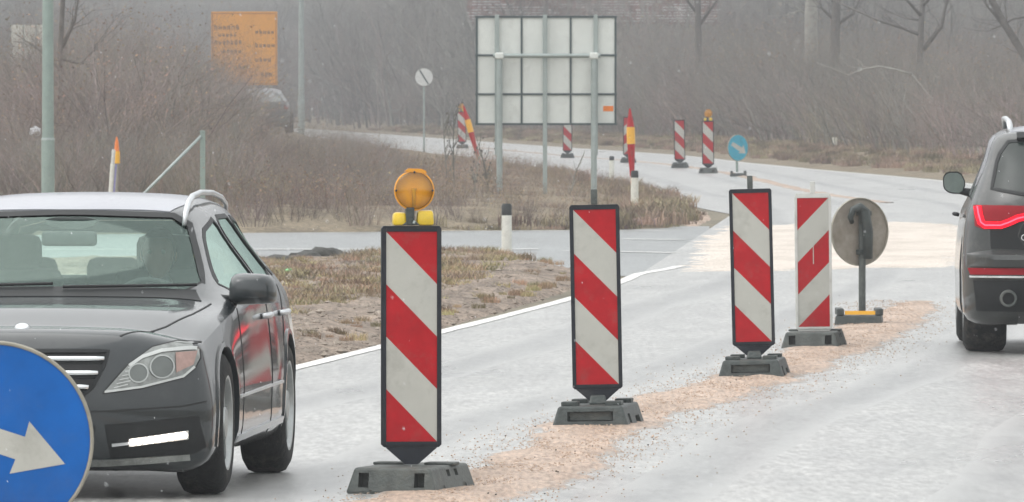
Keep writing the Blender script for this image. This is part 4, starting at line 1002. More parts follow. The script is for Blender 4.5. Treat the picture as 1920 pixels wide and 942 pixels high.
# ------------------------------------------------------------------ cars
def pchip(xs, ys, q):
    xs = np.array(xs, float); ys = np.array(ys, float); h = np.diff(xs); d = np.diff(ys) / h; m = np.zeros(len(xs))
    m[0], m[-1] = d[0], d[-1]
    for i in range(1, len(xs) - 1):
        if d[i - 1] * d[i] > 0: w1 = 2 * h[i] + h[i - 1]; w2 = h[i] + 2 * h[i - 1]; m[i] = (w1 + w2) / (w1 / d[i - 1] + w2 / d[i])
    i = np.clip(np.searchsorted(xs, q) - 1, 0, len(h) - 1); t = (q - xs[i]) / h[i]
    return (2*t**3-3*t**2+1)*ys[i] + (t**3-2*t**2+t)*h[i]*m[i] + (-2*t**3+3*t**2)*ys[i+1] + (t**3-t**2)*h[i]*m[i+1]
def half_section(z0, Wd, zb, Wb, ze, We, zr, N=60):
    zm = z0 + (zb - z0) * .45
    P = [(0, z0), (Wd * .6, z0), (Wd - .10, z0 + .003), (Wd - .02, z0 + .06), (Wd, zm - .08), (Wd, zm + .06), (Wb + (Wd - Wb) * .45, zb - .085), (Wb, zb), (Wb * .42 + We * .58, zb * .42 + ze * .58), (We, ze), (We * .80, ze + (zr - ze) * .62), (We * .4, ze + (zr - ze) * .93), (0, zr)]
    P = [np.array(p) for p in P]; out = []
    for i in range(len(P) - 1):
        p1, p2 = P[i], P[i + 1]; p0 = P[i - 1] if i else np.array((-P[1][0], P[1][1])); p3 = P[i + 2] if i + 2 < len(P) else np.array((-P[-2][0], P[-2][1]))
        def tj(ti, a, b): return ti + max(1e-4, np.linalg.norm(b - a)) ** .5
        t0 = 0; t1 = tj(t0, p0, p1); t2 = tj(t1, p1, p2); t3 = tj(t2, p2, p3)
        for t in np.linspace(t1, t2, 8, endpoint=False):
            A1 = (t1-t)/(t1-t0)*p0+(t-t0)/(t1-t0)*p1; A2 = (t2-t)/(t2-t1)*p1+(t-t1)/(t2-t1)*p2; A3 = (t3-t)/(t3-t2)*p2+(t-t2)/(t3-t2)*p3
            B1 = (t2-t)/(t2-t0)*A1+(t-t0)/(t2-t0)*A2; B2 = (t3-t)/(t3-t1)*A2+(t-t1)/(t3-t1)*A3
            out.append((t2-t)/(t2-t1)*B1+(t-t1)/(t2-t1)*B2)
    out.append(P[-1]); out = np.array(out)
    L = np.concatenate([[0], np.cumsum(np.hypot(*np.diff(out, axis=0).T))]); q = np.linspace(0, L[-1], N)
    return np.stack([np.interp(q, L, out[:, 0]), np.interp(q, L, out[:, 1])], 1)
def car_shell(table, ff, rf, ns=110, N=58, nf=4.0, nr=4.0, m=18):
    tb = np.array(sorted(table)); xs = np.linspace(tb[0, 0], tb[-1, 0], ns); prm = [pchip(tb[:, 0], tb[:, k], xs) for k in range(1, 8)]
    v = []; rings = []
    def ring(x, hs, fx=None, sc=1, c=None):
        idx = []
        full = [(y, z) for y, z in hs] + [(-y, z) for y, z in hs[-2:0:-1]]
        for y, z in full:
            if sc != 1: y, z = y * sc, c + (z - c) * sc
            xx = x if fx is None else x + (fx[0](y, z) - x) * fx[1]
            idx.append(len(v)); v.append((xx, y, z))
        return idx
    H = [half_section(*[p[i] for p in prm], N=N) for i in range(ns)]
    def cap(x, hs, fn, n):
        out = []; c = .5 * (hs[0][1] + hs[-1][1]) 
        for k in range(1, m + 1):
            a = math.pi / 2 * k / m; s = max(math.cos(a), 0) ** (2 / n); s = max(s, .0) if k < m else 0
            if s < .02: v.append((fn(0, c), 0, c)); out.append([len(v) - 1]); break
            out.append(ring(x, hs, (fn, math.sin(a) ** (2 / n)), s, c))
        # inner rings to fill the flat middle
        return out
    def cap2(x, hs, fn, n):
        out = []; c = .5 * (hs[0][1] + hs[-1][1]); ss = []
        for k in range(1, 13): a = math.pi / 2 * k / 14; ss.append((math.cos(a) ** (2 / n), math.sin(a) ** (2 / n)))
        s_last = ss[-1][0]
        for k in range(1, 16): s = s_last * (1 - k / 16); ss.append((s, (1 - s ** n) ** (1 / n)))
        for s, f in ss: out.append(ring(x, hs, (fn, f), s, c))
        v.append((fn(0, c), 0, c)); out.append([len(v) - 1]); return out
    rings = cap2(xs[0], H[0], rf, nr)[::-1] + [ring(x, h) for x, h in zip(xs, H)] + cap2(xs[-1], H[-1], ff, nf)
    f = []
    for a, b in zip(rings, rings[1:]):
        n = max(len(a), len(b))
        for k in range(n):
            k2 = (k + 1) % n
            if len(a) == 1: f.append((a[0], b[k], b[k2]))
            elif len(b) == 1: f.append((a[k], a[k2], b[0]))
            else: f.append((a[k], a[k2], b[k2], b[k]))
    bm = bmesh.new(); vs = [bm.verts.new(p) for p in v]
    for q in f: bm.faces.new([vs[i] for i in q])
    bmesh.ops.recalc_face_normals(bm, faces=bm.faces[:])
    return bm
AX = {'x+': (0, 1), 'x-': (0, -1), 'y+': (1, 1), 'y-': (1, -1), 'z+': (2, 1)}
def lift(p, ax, far):
    i, s = AX[ax]
    return Vector((s * far, p[0], p[1])) if i == 0 else (Vector((p[0], s * far, p[1])) if i == 1 else Vector((p[0], p[1], far)))
def chaikin(poly, n=1, k=.25):
    for _ in range(n):
        q = []
        for i, a in enumerate(poly):
            b = poly[(i + 1) % len(poly)]; q += [(a[0] + (b[0] - a[0]) * k, a[1] + (b[1] - a[1]) * k), (a[0] + (b[0] - a[0]) * (1 - k), a[1] + (b[1] - a[1]) * (1 - k))]
        poly = q
    return poly
def patch_bm(bvh, poly, ax, off=.004, thick=.01, res=.03):
    """a panel cut to an outline and laid on the body"""
    poly = resample(list(poly) + [poly[0]], res)[:-1]
    xs = [p[0] for p in poly]; ys = [p[1] for p in poly]; n = len(poly)
    X, Y = np.meshgrid(np.arange(min(xs), max(xs), res), np.arange(min(ys), max(ys), res))
    ok = in_poly_np(X, Y, poly); X = X[ok]; Y = Y[ok]
    if len(X): k = dist_poly_np(X, Y, poly) > res * .35; X = X[k]; Y = Y[k]
    r = delaunay_2d_cdt([Vector(p) for p in poly] + [Vector((a, b)) for a, b in zip(X, Y)], [(i, (i + 1) % n) for i in range(n)], [list(range(n))], 1, 1e-6)
    i_, s_ = AX[ax]; d = [0, 0, 0]; d[i_] = -s_; d = Vector(d)
    P = []; Nn = []; miss = []
    for q in r[0]:
        h = bvh.ray_cast(lift((q.x, q.y), ax, 8), d)
        if h[0] is None: miss.append(len(P)); P.append(None); Nn.append(-d)
        else: P.append(h[0]); Nn.append((h[1] * .5 + (-d) * .5).normalized())
    good = [p for p in P if p is not None]
    if not good: return None
    for k in miss:
        q = r[0][k]; g = lift((q.x, q.y), ax, 0); best = min(good, key=lambda p: sum((p[j] - g[j]) ** 2 for j in range(3) if j != i_)); w = Vector(best); 
        P[k] = w
    bm = bmesh.new(); top = [bm.verts.new(p + n_ * off) for p, n_ in zip(P, Nn)]; bot = [bm.verts.new(p + n_ * (off - thick)) for p, n_ in zip(P, Nn)]
    cnt = {}
    for f in r[2]:
        try: bm.faces.new([top[i] for i in f])
        except ValueError: continue
        for a, b in zip(f, list(f[1:]) + [f[0]]): cnt[(a, b)] = 1
    for a, b in cnt:
        if (b, a) not in cnt:
            try: bm.faces.new((top[b], top[a], bot[a], bot[b]))
            except ValueError: pass
    bmesh.ops.remove_doubles(bm, verts=bm.verts[:], dist=1e-6)
    return bm
def patch(name, bvh, poly, ax, m, parent, off=.004, thick=.01, res=.03, smooth=True, mirror=False):
    out = []
    for sgn in ((1, -1) if mirror else (1,)):
        if sgn == 1: pl, a = poly, ax
        elif ax[0] == 'y': pl, a = poly, 'y-'
        elif ax[0] == 'z': pl, a = [(p[0], -p[1]) for p in poly], ax
        else: pl, a = [(-p[0], p[1]) for p in poly], ax
        bm = patch_bm(bvh, pl, a, off, thick, res)
        if bm: out.append(obj(name, bm, m, parent, sharp=.8))
    return out
def strip_poly(line, w):
    L = []; Rr = []
    for i, p in enumerate(line):
        a = line[max(i - 1, 0)]; b = line[min(i + 1, len(line) - 1)]; dx, dy = b[0] - a[0], b[1] - a[1]; l = math.hypot(dx, dy) or 1; nx, ny = -dy / l * w / 2, dx / l * w / 2
        L.append((p[0] + nx, p[1] + ny)); Rr.append((p[0] - nx, p[1] - ny))
    return L + Rr[::-1]
def loop_ring(name, bvh, poly, ax, w, m, parent, off, thick=.01, res=.04):
    n = len(poly)
    for i in range(n):
        pass
    poly = resample(list(poly) + [poly[0]], res)[:-1]; n = len(poly); bm = bmesh.new(); i_, s_ = AX[ax]; d = [0, 0, 0]; d[i_] = -s_; d = Vector(d)
    area = sum(poly[i][0] * poly[(i + 1) % n][1] - poly[(i + 1) % n][0] * poly[i][1] for i in range(n)); sg = 1 if area > 0 else -1
    def hit(p):
        h = bvh.ray_cast(lift(p, ax, 8), d); return (h[0] + (h[1] - d).normalized() * off, (h[1] - d).normalized()) if h[0] is not None else None
    rows = []
    for i in range(n):
        a = poly[i - 1]; b = poly[(i + 1) % n]; dx, dy = b[0] - a[0], b[1] - a[1]; l = math.hypot(dx, dy) or 1; nx, ny = dy / l * sg, -dx / l * sg
        o_ = hit((poly[i][0] + nx * w * .5, poly[i][1] + ny * w * .5)); q = hit((poly[i][0] - nx * w * .5, poly[i][1] - ny * w * .5)); c = hit(poly[i])
        if o_ is None or q is None or c is None: rows.append(None); continue
        rows.append([bm.verts.new(o_[0] - o_[1] * thick), bm.verts.new(o_[0]), bm.verts.new(q[0]), bm.verts.new(q[0] - q[1] * thick)])
    for i in range(n):
        A, B = rows[i], rows[(i + 1) % n]
        if A and B:
            for k in range(3): bm.faces.new((A[k], A[k + 1], B[k + 1], B[k]))
    return obj(name, bm, m, parent, sharp=.9)
def cut_window(bm, poly, ax, cond):
    """open the body exactly along a window outline"""
    i_, s_ = AX[ax]; axis = Vector([1 if k == i_ else 0 for k in range(3)])
    lo = [min(p[k] for p in poly) - .08 for k in (0, 1)]; hi = [max(p[k] for p in poly) + .08 for k in (0, 1)]
    o2 = [k for k in range(3) if k != i_]
    for i in range(len(poly)):
        a = lift(poly[i], ax, 0); b = lift(poly[(i + 1) % len(poly)], ax, 0); nrm = (b - a).cross(axis).normalized()
        fs = [f for f in bm.faces if cond(f.calc_center_median()) and lo[0] < f.calc_center_median()[o2[0]] < hi[0] and lo[1] < f.calc_center_median()[o2[1]] < hi[1]]
        g = list({v for f in fs for v in f.verts}) + list({e for f in fs for e in f.edges}) + fs
        bmesh.ops.bisect_plane(bm, geom=g, plane_co=a, plane_no=nrm, dist=1e-5)
    dl = [f for f in bm.faces if cond(f.calc_center_median()) and in_poly(f.calc_center_median()[o2[0]], f.calc_center_median()[o2[1]], poly)]
    bmesh.ops.delete(bm, geom=dl, context='FACES')
def wheel(t, x, y, r, w, side, rim_r, spokes=5, ym=.0):
    Mx = Matrix.Translation((x, y, r)) @ Matrix.Rotation(0 if side < 0 else math.pi, 4, 'Z')      # lathe: outer face towards -y
    hw = w / 2; k = rim_r
    bm = bmesh.new(); lathe(bm, [(k, hw), (k + .02, hw + .004), (r - .05, hw + .002), (r - .012, hw - .02), (r, hw - .05), (r, -hw + .05), (r - .012, -hw + .02), (r - .05, -hw - .002), (k + .02, -hw - .004), (k, -hw)], 48, 'y', Mx)
    ty = obj('wheel', bm, M['tyre'], t, sharp=.9)
    bm = bmesh.new(); lathe(bm, [(k + .004, hw), (k, -hw), (k - .012, -hw + .002), (k - .03, -hw + .03), (k - .035, hw - .02)], 48, 'y', Mx)
    lathe(bm, [(.075, -hw + .018), (.07, -hw + .008), (.03, -hw + .002), (0, -hw + .002)], 20, 'y', Mx)
    for i in range(spokes):
        a = 2 * math.pi * i / spokes + .3; q = []
        for da, rr, yy in ((-.22, .05, -hw + .015), (.22, .05, -hw + .015), (.10, k - .02, -hw + .02), (-.10, k - .02, -hw + .02)):
            q.append((math.cos(a + da) * rr, yy, math.sin(a + da) * rr))
        vs = [bm.verts.new(Mx @ Vector(p)) for p in q] + [bm.verts.new(Mx @ (Vector(p) + Vector((0, .03, 0)))) for p in q]
        for fq in ((0, 1, 2, 3), (7, 6, 5, 4), (0, 4, 5, 1), (1, 5, 6, 2), (2, 6, 7, 3), (3, 7, 4, 0)): bm.faces.new([vs[z] for z in fq])
    obj('rim', bm, M['alloy'], ty, sharp=.6)
    bm = bmesh.new(); lathe(bm, [(k - .03, .02), (0, .02)], 24, 'y', Mx); obj('brake_disc', bm, M['rubber_dark'], ty)
def circ(c, r, n=18): return [(c[0] + r * math.cos(2 * math.pi * k / n), c[1] + r * math.sin(2 * math.pi * k / n)) for k in range(n)]
M['tyre'] = mat('tyre', (.016, .017, .017), .8, spec=.25, var=.3, scale=20, bump=.4, bscale=50)
M['alloy'] = mat('alloy', (.38, .40, .40), .4, .7, var=.15, scale=9)
M['paint_dark'] = mat('dark_grey_paint', (.010, .015, .018), .35, .1, var=.16, scale=2.2, coat=1, spec=.25, col2=(.020, .027, .030))
M['paint_suv'] = mat('charcoal_paint', (.022, .026, .026), .4, .1, scale=2.2, coat=.9, spec=.25, col2=(.045, .048, .046))
M['chrome'] = mat('chrome', (.75, .77, .78), .18, 1, var=.05)
M['satin'] = mat('satin_silver', (.62, .64, .66), .35, .8, var=.05)
M['trim'] = mat('black_trim', (.010, .012, .013), .5, var=.2, spec=.3)
M['gap'] = mat('panel_gap', (.01, .011, .012), .7)
M['glass'] = mat('windscreen_glass', (.5, .6, .55), .03, trans=(.86, .97, .93), fres=.07, blend=.24)
M['glass_side'] = mat('side_glass', (.5, .6, .55), .03, trans=(.35, .42, .40), fres=.42)
M['glass_dark'] = mat('privacy_glass', (.018, .026, .024), .22, var=.2, spec=.35)
M['lamp_grey'] = mat('headlamp_inside', (.22, .235, .225), .35, .3, var=.45, scale=16, coat=1)
M['lamp_lens'] = mat('projector', (.15, .165, .16), .4, .3, coat=.3, spec=.3)
M['lamp_ring'] = mat('lamp_ring', (.40, .42, .41), .3, .5)
M['lamp_bright'] = mat('lamp_strip', (.50, .52, .51), .3, .3)
M['lamp_amber'] = mat('lamp_amber', (.34, .22, .19), .35, coat=.6, var=.25, scale=20)
M['drl'] = mat('daytime_led', (1, .9, .8), .3, emit=(1, .80, .70), estr=.9)
M['red_lens'] = mat('red_lens', (.22, .006, .012), .45, var=.15, spec=.2, emit=(1, .01, .03), estr=.02)
M['red_led'] = mat('red_led', (.5, .004, .01), .5, spec=.1, emit=(1, .003, .02), estr=.75)
M['red_led_core'] = mat('red_led_core', (.6, .04, .05), .5, spec=.1, emit=(1, .07, .12), estr=1.2)
M['cabin'] = mat('cabin_dark', (.07, .08, .08), .8, var=.2)
M['seat'] = mat('seat_cloth', (.045, .055, .06), .85, var=.2)
M['mirror'] = mat('mirror_glass', (.16, .20, .185), .25, var=.15, spec=.4)
dirty(M['tyre'], amt=.5); dirty(M['paint_suv'], (.14, .13, .12), .45, 3); dirty(M['paint_dark'], (.10, .105, .105), .22, 3, .5, .75)
M['plate'] = mat('number_plate', (.7, .7, .68), .4)
M['skin'] = mat('skin', (.42, .27, .21), .6, var=.08)
M['hair'] = mat('dark_hair', (.04, .03, .025), .8, var=.3)
M['coat'] = mat('grey_coat', (.16, .17, .18), .9, var=.2)
M['trousers'] = mat('dark_trousers', (.05, .055, .07), .9)

def skin_mesh(nodes, edges, root):
    me = bpy.data.meshes.new('s'); me.from_pydata([n[:3] for n in nodes], edges, []); o = bpy.data.objects.new('s', me); COL.objects.link(o)
    md = o.modifiers.new('k', 'SKIN'); md.use_smooth_shade = True
    for i, n in enumerate(nodes): me.skin_vertices[0].data[i].radius = (n[3], n[4] if len(n) > 4 else n[3]); me.skin_vertices[0].data[i].use_root = (i == root)
    o.modifiers.new('u', 'SUBSURF').levels = 2
    r = bpy.data.meshes.new_from_object(o.evaluated_get(bpy.context.evaluated_depsgraph_get())); bpy.data.objects.remove(o)
    bm = bmesh.new(); bm.from_mesh(r); bpy.data.meshes.remove(r); return bm
def driver(car, lx, ly, hz, label):
    """seated person; local to the car: facing +x"""
    t = thing('person', label, 'person', car.matrix_world @ Vector((lx, ly, .0)) if False else (0, 0, 0))
    Mw = Matrix.Translation(car.location) @ Matrix.Rotation(car.rotation_euler.z, 4, 'Z') @ Matrix.Translation((lx, ly, 0))
    t.location = Mw.translation; t.rotation_euler = (0, 0, car.rotation_euler.z)
    hp = hz - .70
    N = [(-.02, 0, hp, .14, .17), (-.05, 0, hp + .17, .115, .15), (-.07, 0, hp + .34, .12, .165), (-.08, 0, hp + .47, .09, .12), (-.06, 0, hp + .56, .052), (-.03, 0, hp + .63, .056)]
    E = [(0, 1), (1, 2), (2, 3), (3, 4), (4, 5)]
    for sgn in (1, -1):
        b = len(N); N += [(-.08, .19 * sgn, hp + .44, .06), (.06, .25 * sgn, hp + .24, .046), (.28, .19 * sgn, hp + .31, .036), (.36, .17 * sgn, hp + .345, .03)]
        E += [(3, b), (b, b + 1), (b + 1, b + 2), (b + 2, b + 3)]
        b = len(N); N += [(.05, .10 * sgn, hp - .02, .095), (.46, .13 * sgn, hp + .06, .07), (.62, .13 * sgn, hp - .30, .048)]
        E += [(0, b), (b, b + 1), (b + 1, b + 2)]
    bm = skin_mesh(N, E, 0); obj('body', bm, M['coat'], t, True)
    bm = bmesh.new(); bmesh.ops.create_uvsphere(bm, u_segments=28, v_segments=20, radius=1)
    for v in bm.verts:
        c = v.co.copy(); z = c.z; wd = .076 * (1 - .22 * max(0, -z) ** 1.3); dp = .096 * (1 - .12 * max(0, -z))
        x = c.x * dp; y = c.y * wd; zz = z * .118
        if c.x > 0:
            x += .022 * math.exp(-((y / .013) ** 2 + ((zz + .012) / .022) ** 2)) - .007 * math.exp(-(((abs(y) - .032) / .014) ** 2 + ((zz - .012) / .012) ** 2)) + .006 * math.exp(-((y / .025) ** 2 + ((zz + .055) / .008) ** 2)) + .012 * max(0, -z) ** 3
        v.co = (x, y, zz)
    for s_ in (1, -1): bmesh.ops.create_icosphere(bm, subdivisions=2, radius=.03, matrix=Matrix.Translation((-.005, .078 * s_, -.005)) @ Matrix.Diagonal((.6, .3, 1, 1)))
    bmesh.ops.transform(bm, matrix=Matrix.Translation((-.005, 0, hz)), verts=bm.verts[:]); obj('head', bm, M['skin'], t, True)
    bm = bmesh.new(); bmesh.ops.create_uvsphere(bm, u_segments=24, v_segments=16, radius=1)
    for v in bm.verts:
        c = v.co.copy(); v.co = (c.x * .104 - .012, c.y * .086, c.z * .112 + .018)
        if c.x > .35 and c.z < .45: v.co.x = min(v.co.x, .03); v.co *= .9
    bmesh.ops.transform(bm, matrix=Matrix.Translation((-.005, 0, hz)), verts=bm.verts[:]); obj('hair', bm, M['hair'], t, True)
    for s_ in (1, -1):
        bm = bmesh.new(); bmesh.ops.create_icosphere(bm, subdivisions=2, radius=.011, matrix=Matrix.Translation((.076, .031 * s_, hz + .013))); obj('eye', bm, M['post_white'], t, True)
        H = [(0, 0, 0, .02, .03), (.045, 0, .01, .022, .034)]; HE = [(0, 1)]
        for f in range(4):
            b = len(H); yy = (f - 1.5) * .019; l = (.9, 1, .95, .78)[f]
            H += [(.075, yy, .015, .0095), (.10 * l + .01, yy, .0, .009), (.095 * l, yy, -.028, .008)]; HE += [(1, b), (b, b + 1), (b + 1, b + 2)]
        b = len(H); H += [(.02, -.035 * s_, .005, .011), (.05, -.05 * s_, -.005, .009)]; HE += [(0, b), (b, b + 1)]
        bm = skin_mesh(H, HE, 0); bmesh.ops.transform(bm, matrix=Matrix.Translation((.37, .17 * s_, hp + .345)), verts=bm.verts[:]); obj('hand', bm, M['skin'], t, True)
    return t

# --- dark estate car coming towards the camera
car = thing('estate_car', 'dark grey estate car with lit daytime lamps coming towards the viewer on the left', 'car', (-2.157, 48.4, .008), R(-94.6))
def ffC(y, z): return .78 - .20 * (abs(y) / .88) ** 3.0 - .05 * ((z - .38) / .35) ** 2
def rfC(y, z): return -3.82 + .14 * (abs(y) / .85) ** 3 + .34 * max(0, (z - .85) / .5) ** 1.3
TC = [(-3.25, .20, .84, .86, .79, 1.21, .52, 1.27), (-2.9, .19, .875, .89, .81, 1.27, .54, 1.315), (-2.2, .17, .885, .895, .83, 1.295, .56, 1.345), (-1.75, .17, .88, .885, .835, 1.285, .56, 1.335), (-1.42, .17, .88, .875, .835, 1.245, .548, 1.285),
      (-1.30, .17, .88, .87, .835, 1.20, .565, 1.24), (-.95, .17, .88, .86, .835, 1.04, .63, 1.08), (-.60, .17, .88, .84, .835, .90, .70, .925), (-.48, .17, .88, .83, .835, .862, .72, .885), (0, .15, .885, .775, .825, .80, .68, .845), (.40, .12, .86, .69, .80, .725, .64, .765)]
shell = car_shell(TC, ffC, rfC)
bvhC = BVHTree.FromBMesh(shell)
cut = bmesh.new()
for ax_ in (0, -2.76):
    for sg in (1, -1): lathe(cut, [(0, sg * .60), (.352, sg * .60), (.352, sg * 1.2), (0, sg * 1.2)], 40, 'y', Matrix.Translation((ax_, 0, .315)))
body = boolean(shell, cut)
WS = chaikin([(-.70, .905), (-.535, 1.245), (0, 1.262), (.535, 1.245), (.70, .905), (0, .905)], 1, .12)
WR = chaikin([(-.62, .93), (-.50, 1.20), (.50, 1.20), (.62, .93)], 1, .12)
SW = [chaikin(p, 1, .12) for p in ([(-.80, .905), (-1.36, 1.17), (-1.80, 1.235), (-1.83, .92)], [(-1.91, .925), (-1.88, 1.235), (-2.45, 1.235), (-2.72, .94)], [(-2.80, .95), (-2.54, 1.23), (-3.05, 1.20), (-3.28, .98)])]
cut_window(body, WS, 'x+', lambda c: -1.6 < c.x < -.45 and c.z > .86)
cut_window(body, WR, 'x-', lambda c: c.x < -3.2 and c.z > .86)
for p in SW:
    for sg in (1, -1): cut_window(body, p, 'y+' if sg > 0 else 'y-', lambda c, sg=sg: c.y * sg > .3 and c.z > .88)
obj('body', body, M['paint_dark'], car, sharp=.7)
patch('windscreen', bvhC, WS, 'x+', M['glass'], car, -.003, .002, .06); patch('rear_window', bvhC, WR, 'x-', M['glass'], car, -.003, .002, .06)
loop_ring('windscreen_seal', bvhC, WS, 'x+', .022, M['trim'], car, .003, .01)
for p in SW:
    patch('side_window', bvhC, p, 'y+', M['glass_side'], car, -.004, .002, .06, mirror=True)
    for a in ('y+', 'y-'): loop_ring('window_seal', bvhC, p, a, .02, M['trim'], car, .003, .01)
for sg in (1, -1):
    wheel(car, 0, sg * .765, .322, .215, -sg if False else (1 if sg > 0 else -1), .215); wheel(car, -2.76, sg * .765, .322, .215, 1 if sg > 0 else -1, .215)
# front end
HL = [(.395, .478), (.50, .60), (.60, .678), (.70, .702), (.79, .695), (.80, .63), (.78, .585), (.735, .545), (.56, .50)]
for p_ in patch('headlight', bvhC, HL, 'x+', M['lamp_grey'], car, .006, .02, .025, mirror=True): pass
hl = [o for o in car.children if o.name.startswith('headlight')]
def sub(name, poly, ax, m, parents, off, thick=.006, res=.02):
    for sg, par in zip((1, -1), parents):
        bm = patch_bm(bvhC, [(p[0] * sg, p[1]) for p in poly], ax, off, thick, res)
        if bm: obj(name, bm, m, par, sharp=.8)
def circ_(c, r, n=18): return [(c[0] + r * math.cos(2 * math.pi * k / n), c[1] + r * math.sin(2 * math.pi * k / n)) for k in range(n)]
sub('projector', circ((.545, .565), .038), 'x+', M['lamp_lens'], hl, .010); sub('projector', circ((.645, .592), .046), 'x+', M['lamp_lens'], hl, .010)
for sg, par in zip((1, -1), hl):
    for c_, r_ in (((.645, .592), .05), ((.545, .565), .041)): loop_ring('chrome_ring', bvhC, circ((c_[0] * sg, c_[1]), r_), 'x+', .006, M['lamp_ring'], par, .013, .006, .02)
    for k in range(6): 
        bm = patch_bm(bvhC, strip_poly([(sg * (.44 + .012 * k), .50 + .018 * k), (sg * (.50 + .012 * k), .515 + .016 * k)], .004), 'x+', .009, .004, .02)
        if bm: obj('lens_rib', bm, M['lamp_bright'], par)
sub('light_strip', strip_poly([(.505, .598), (.56, .636), (.64, .662), (.74, .672), (.785, .672)], .014), 'x+', M['lamp_bright'], hl, .012)
sub('lower_trim', strip_poly([(.40, .482), (.56, .503), (.735, .548), (.78, .59)], .010), 'x+', M['lamp_bright'], hl, .011)
sub('side_marker', [(.705, .565), (.775, .60), (.788, .66), (.70, .655)], 'x+', M['lamp_amber'], hl, .011)
loop_ring('headlight_gap', bvhC, HL, 'x+', .012, M['gap'], car, .004, .008, .03)
loop_ring('headlight_gap', bvhC, [(-a, b) for a, b in HL], 'x+', .012, M['gap'], car, .004, .008, .03)
GR = [(-.41, .662), (.41, .662), (.395, .60), (.345, .50), (.30, .462), (-.30, .462), (-.345, .50), (-.395, .60)]
patch('grille', bvhC, GR, 'x+', M['gap'], car, .003, .01); gr = [o for o in car.children if o.name.startswith('grille')][0]
loop_ring('grille_frame', bvhC, GR, 'x+', .016, M['trim'], car, .012, .015, .05)
for z, w_ in ((.630, .395), (.567, .370), (.505, .330)):
    P = []
    for y in np.linspace(-w_, w_, 21):
        h = bvhC.ray_cast(Vector((8, y, z)), Vector((-1, 0, 0))); P.append(h[0] + Vector((.008, 0, 0)))
    for dz, r_, nm, mm in ((0, .0125, 'slat', 'chrome'), (-.022, .005, 'slat_lip', 'trim')):
        bm = bmesh.new(); tube(bm, [p + Vector((0, 0, dz)) for p in P], r_, 10); obj(nm, bm, M[mm], gr, True)
bm = bmesh.new(); lathe(bm, [(0, .035), (.028, .033), (.034, .024), (.034, 0), (0, 0)], 20, 'z', Matrix.Translation((.52, 0, .742)) @ Matrix.Rotation(R(25), 4, 'Y')); obj('bonnet_badge', bm, M['satin'], car, sharp=.6)
POD = [(.40, .335), (.80, .37), (.83, .23), (.78, .20), (.42, .185)]
patch('bumper_intake', bvhC, POD, 'x+', M['trim'], car, .004, .01, mirror=True)
M['led'] = mat('led', (1, .85, .7), .3, emit=(1, .84, .74), estr=4)
for dl in patch('daytime_lamp', bvhC, [(.505, .238), (.755, .268), (.755, .306), (.505, .272)], 'x+', M['lamp_bright'], car, .02, .02, .02, mirror=True):
    sg = 1 if dl.data.vertices[0].co.y > 0 else -1
    for k in range(9):
        y = .52 + .027 * k; bm = patch_bm(bvhC, circ((sg * y, .256 + (y - .505) * .13), .0150, 6), 'x+', .028, .01, .02)
        if bm: obj('led', bm, M['led'], dl)
patch('intake_bar', bvhC, strip_poly([(.43, .245), (.51, .253)], .012), 'x+', M['satin'], car, .018, .018, .02, mirror=True)
patch('lower_intake', bvhC, [(-.36, .33), (.36, .33), (.33, .19), (-.33, .19)], 'x+', M['trim'], car, .004, .01)
patch('lower_lip', bvhC, strip_poly([(-.76, .186), (-.4, .165), (0, .158), (.4, .165), (.76, .186)], .026), 'x+', M['satin_dim'] if 'satin_dim' in M else M['lamp_grey'], car, .014, .02)
patch('number_plate', bvhC, [(-.26, .44), (.26, .44), (.26, .335), (-.26, .335)], 'x+', M['plate'], car, .02, .02)
patch('bumper_seam', bvhC, strip_poly([(-.86, .44), (-.74, .415), (-.4, .395), (0, .39), (.4, .395), (.74, .415), (.86, .44)], .007), 'x+', M['gap'], car, .0025, .004)
# bonnet and body lines
patch('bonnet_seam', bvhC, strip_poly([(-.46, .745), (-.1, .70), (.25, .62), (.52, .52), (.62, .455)], .008), 'z+', M['gap'], car, .0025, .004, mirror=True)
patch('cowl', bvhC, [(-.47, -.70), (-.47, .70), (-.60, .66), (-.60, -.66)], 'z+', M['trim'], car, .004, .006)
for ln in ([(-.60, .22), (-.62, .60), (-.66, .86)], [(-1.86, .22), (-1.87, .60), (-1.87, .90)], [(-2.44, .62), (-2.62, .80), (-2.76, .90)]):
    patch('door_seam', bvhC, strip_poly(ln, .009), 'y+', M['gap'], car, .0025, .004, mirror=True)
patch('sill_strip', bvhC, strip_poly([(-.42, .235), (-2.35, .27)], .03), 'y+', M['satin'], car, .01, .012, mirror=True)
patch('side_rub_strip', bvhC, strip_poly([(-.42, .43), (-2.3, .45)], .012), 'y+', M['satin'], car, .008, .01, mirror=True)
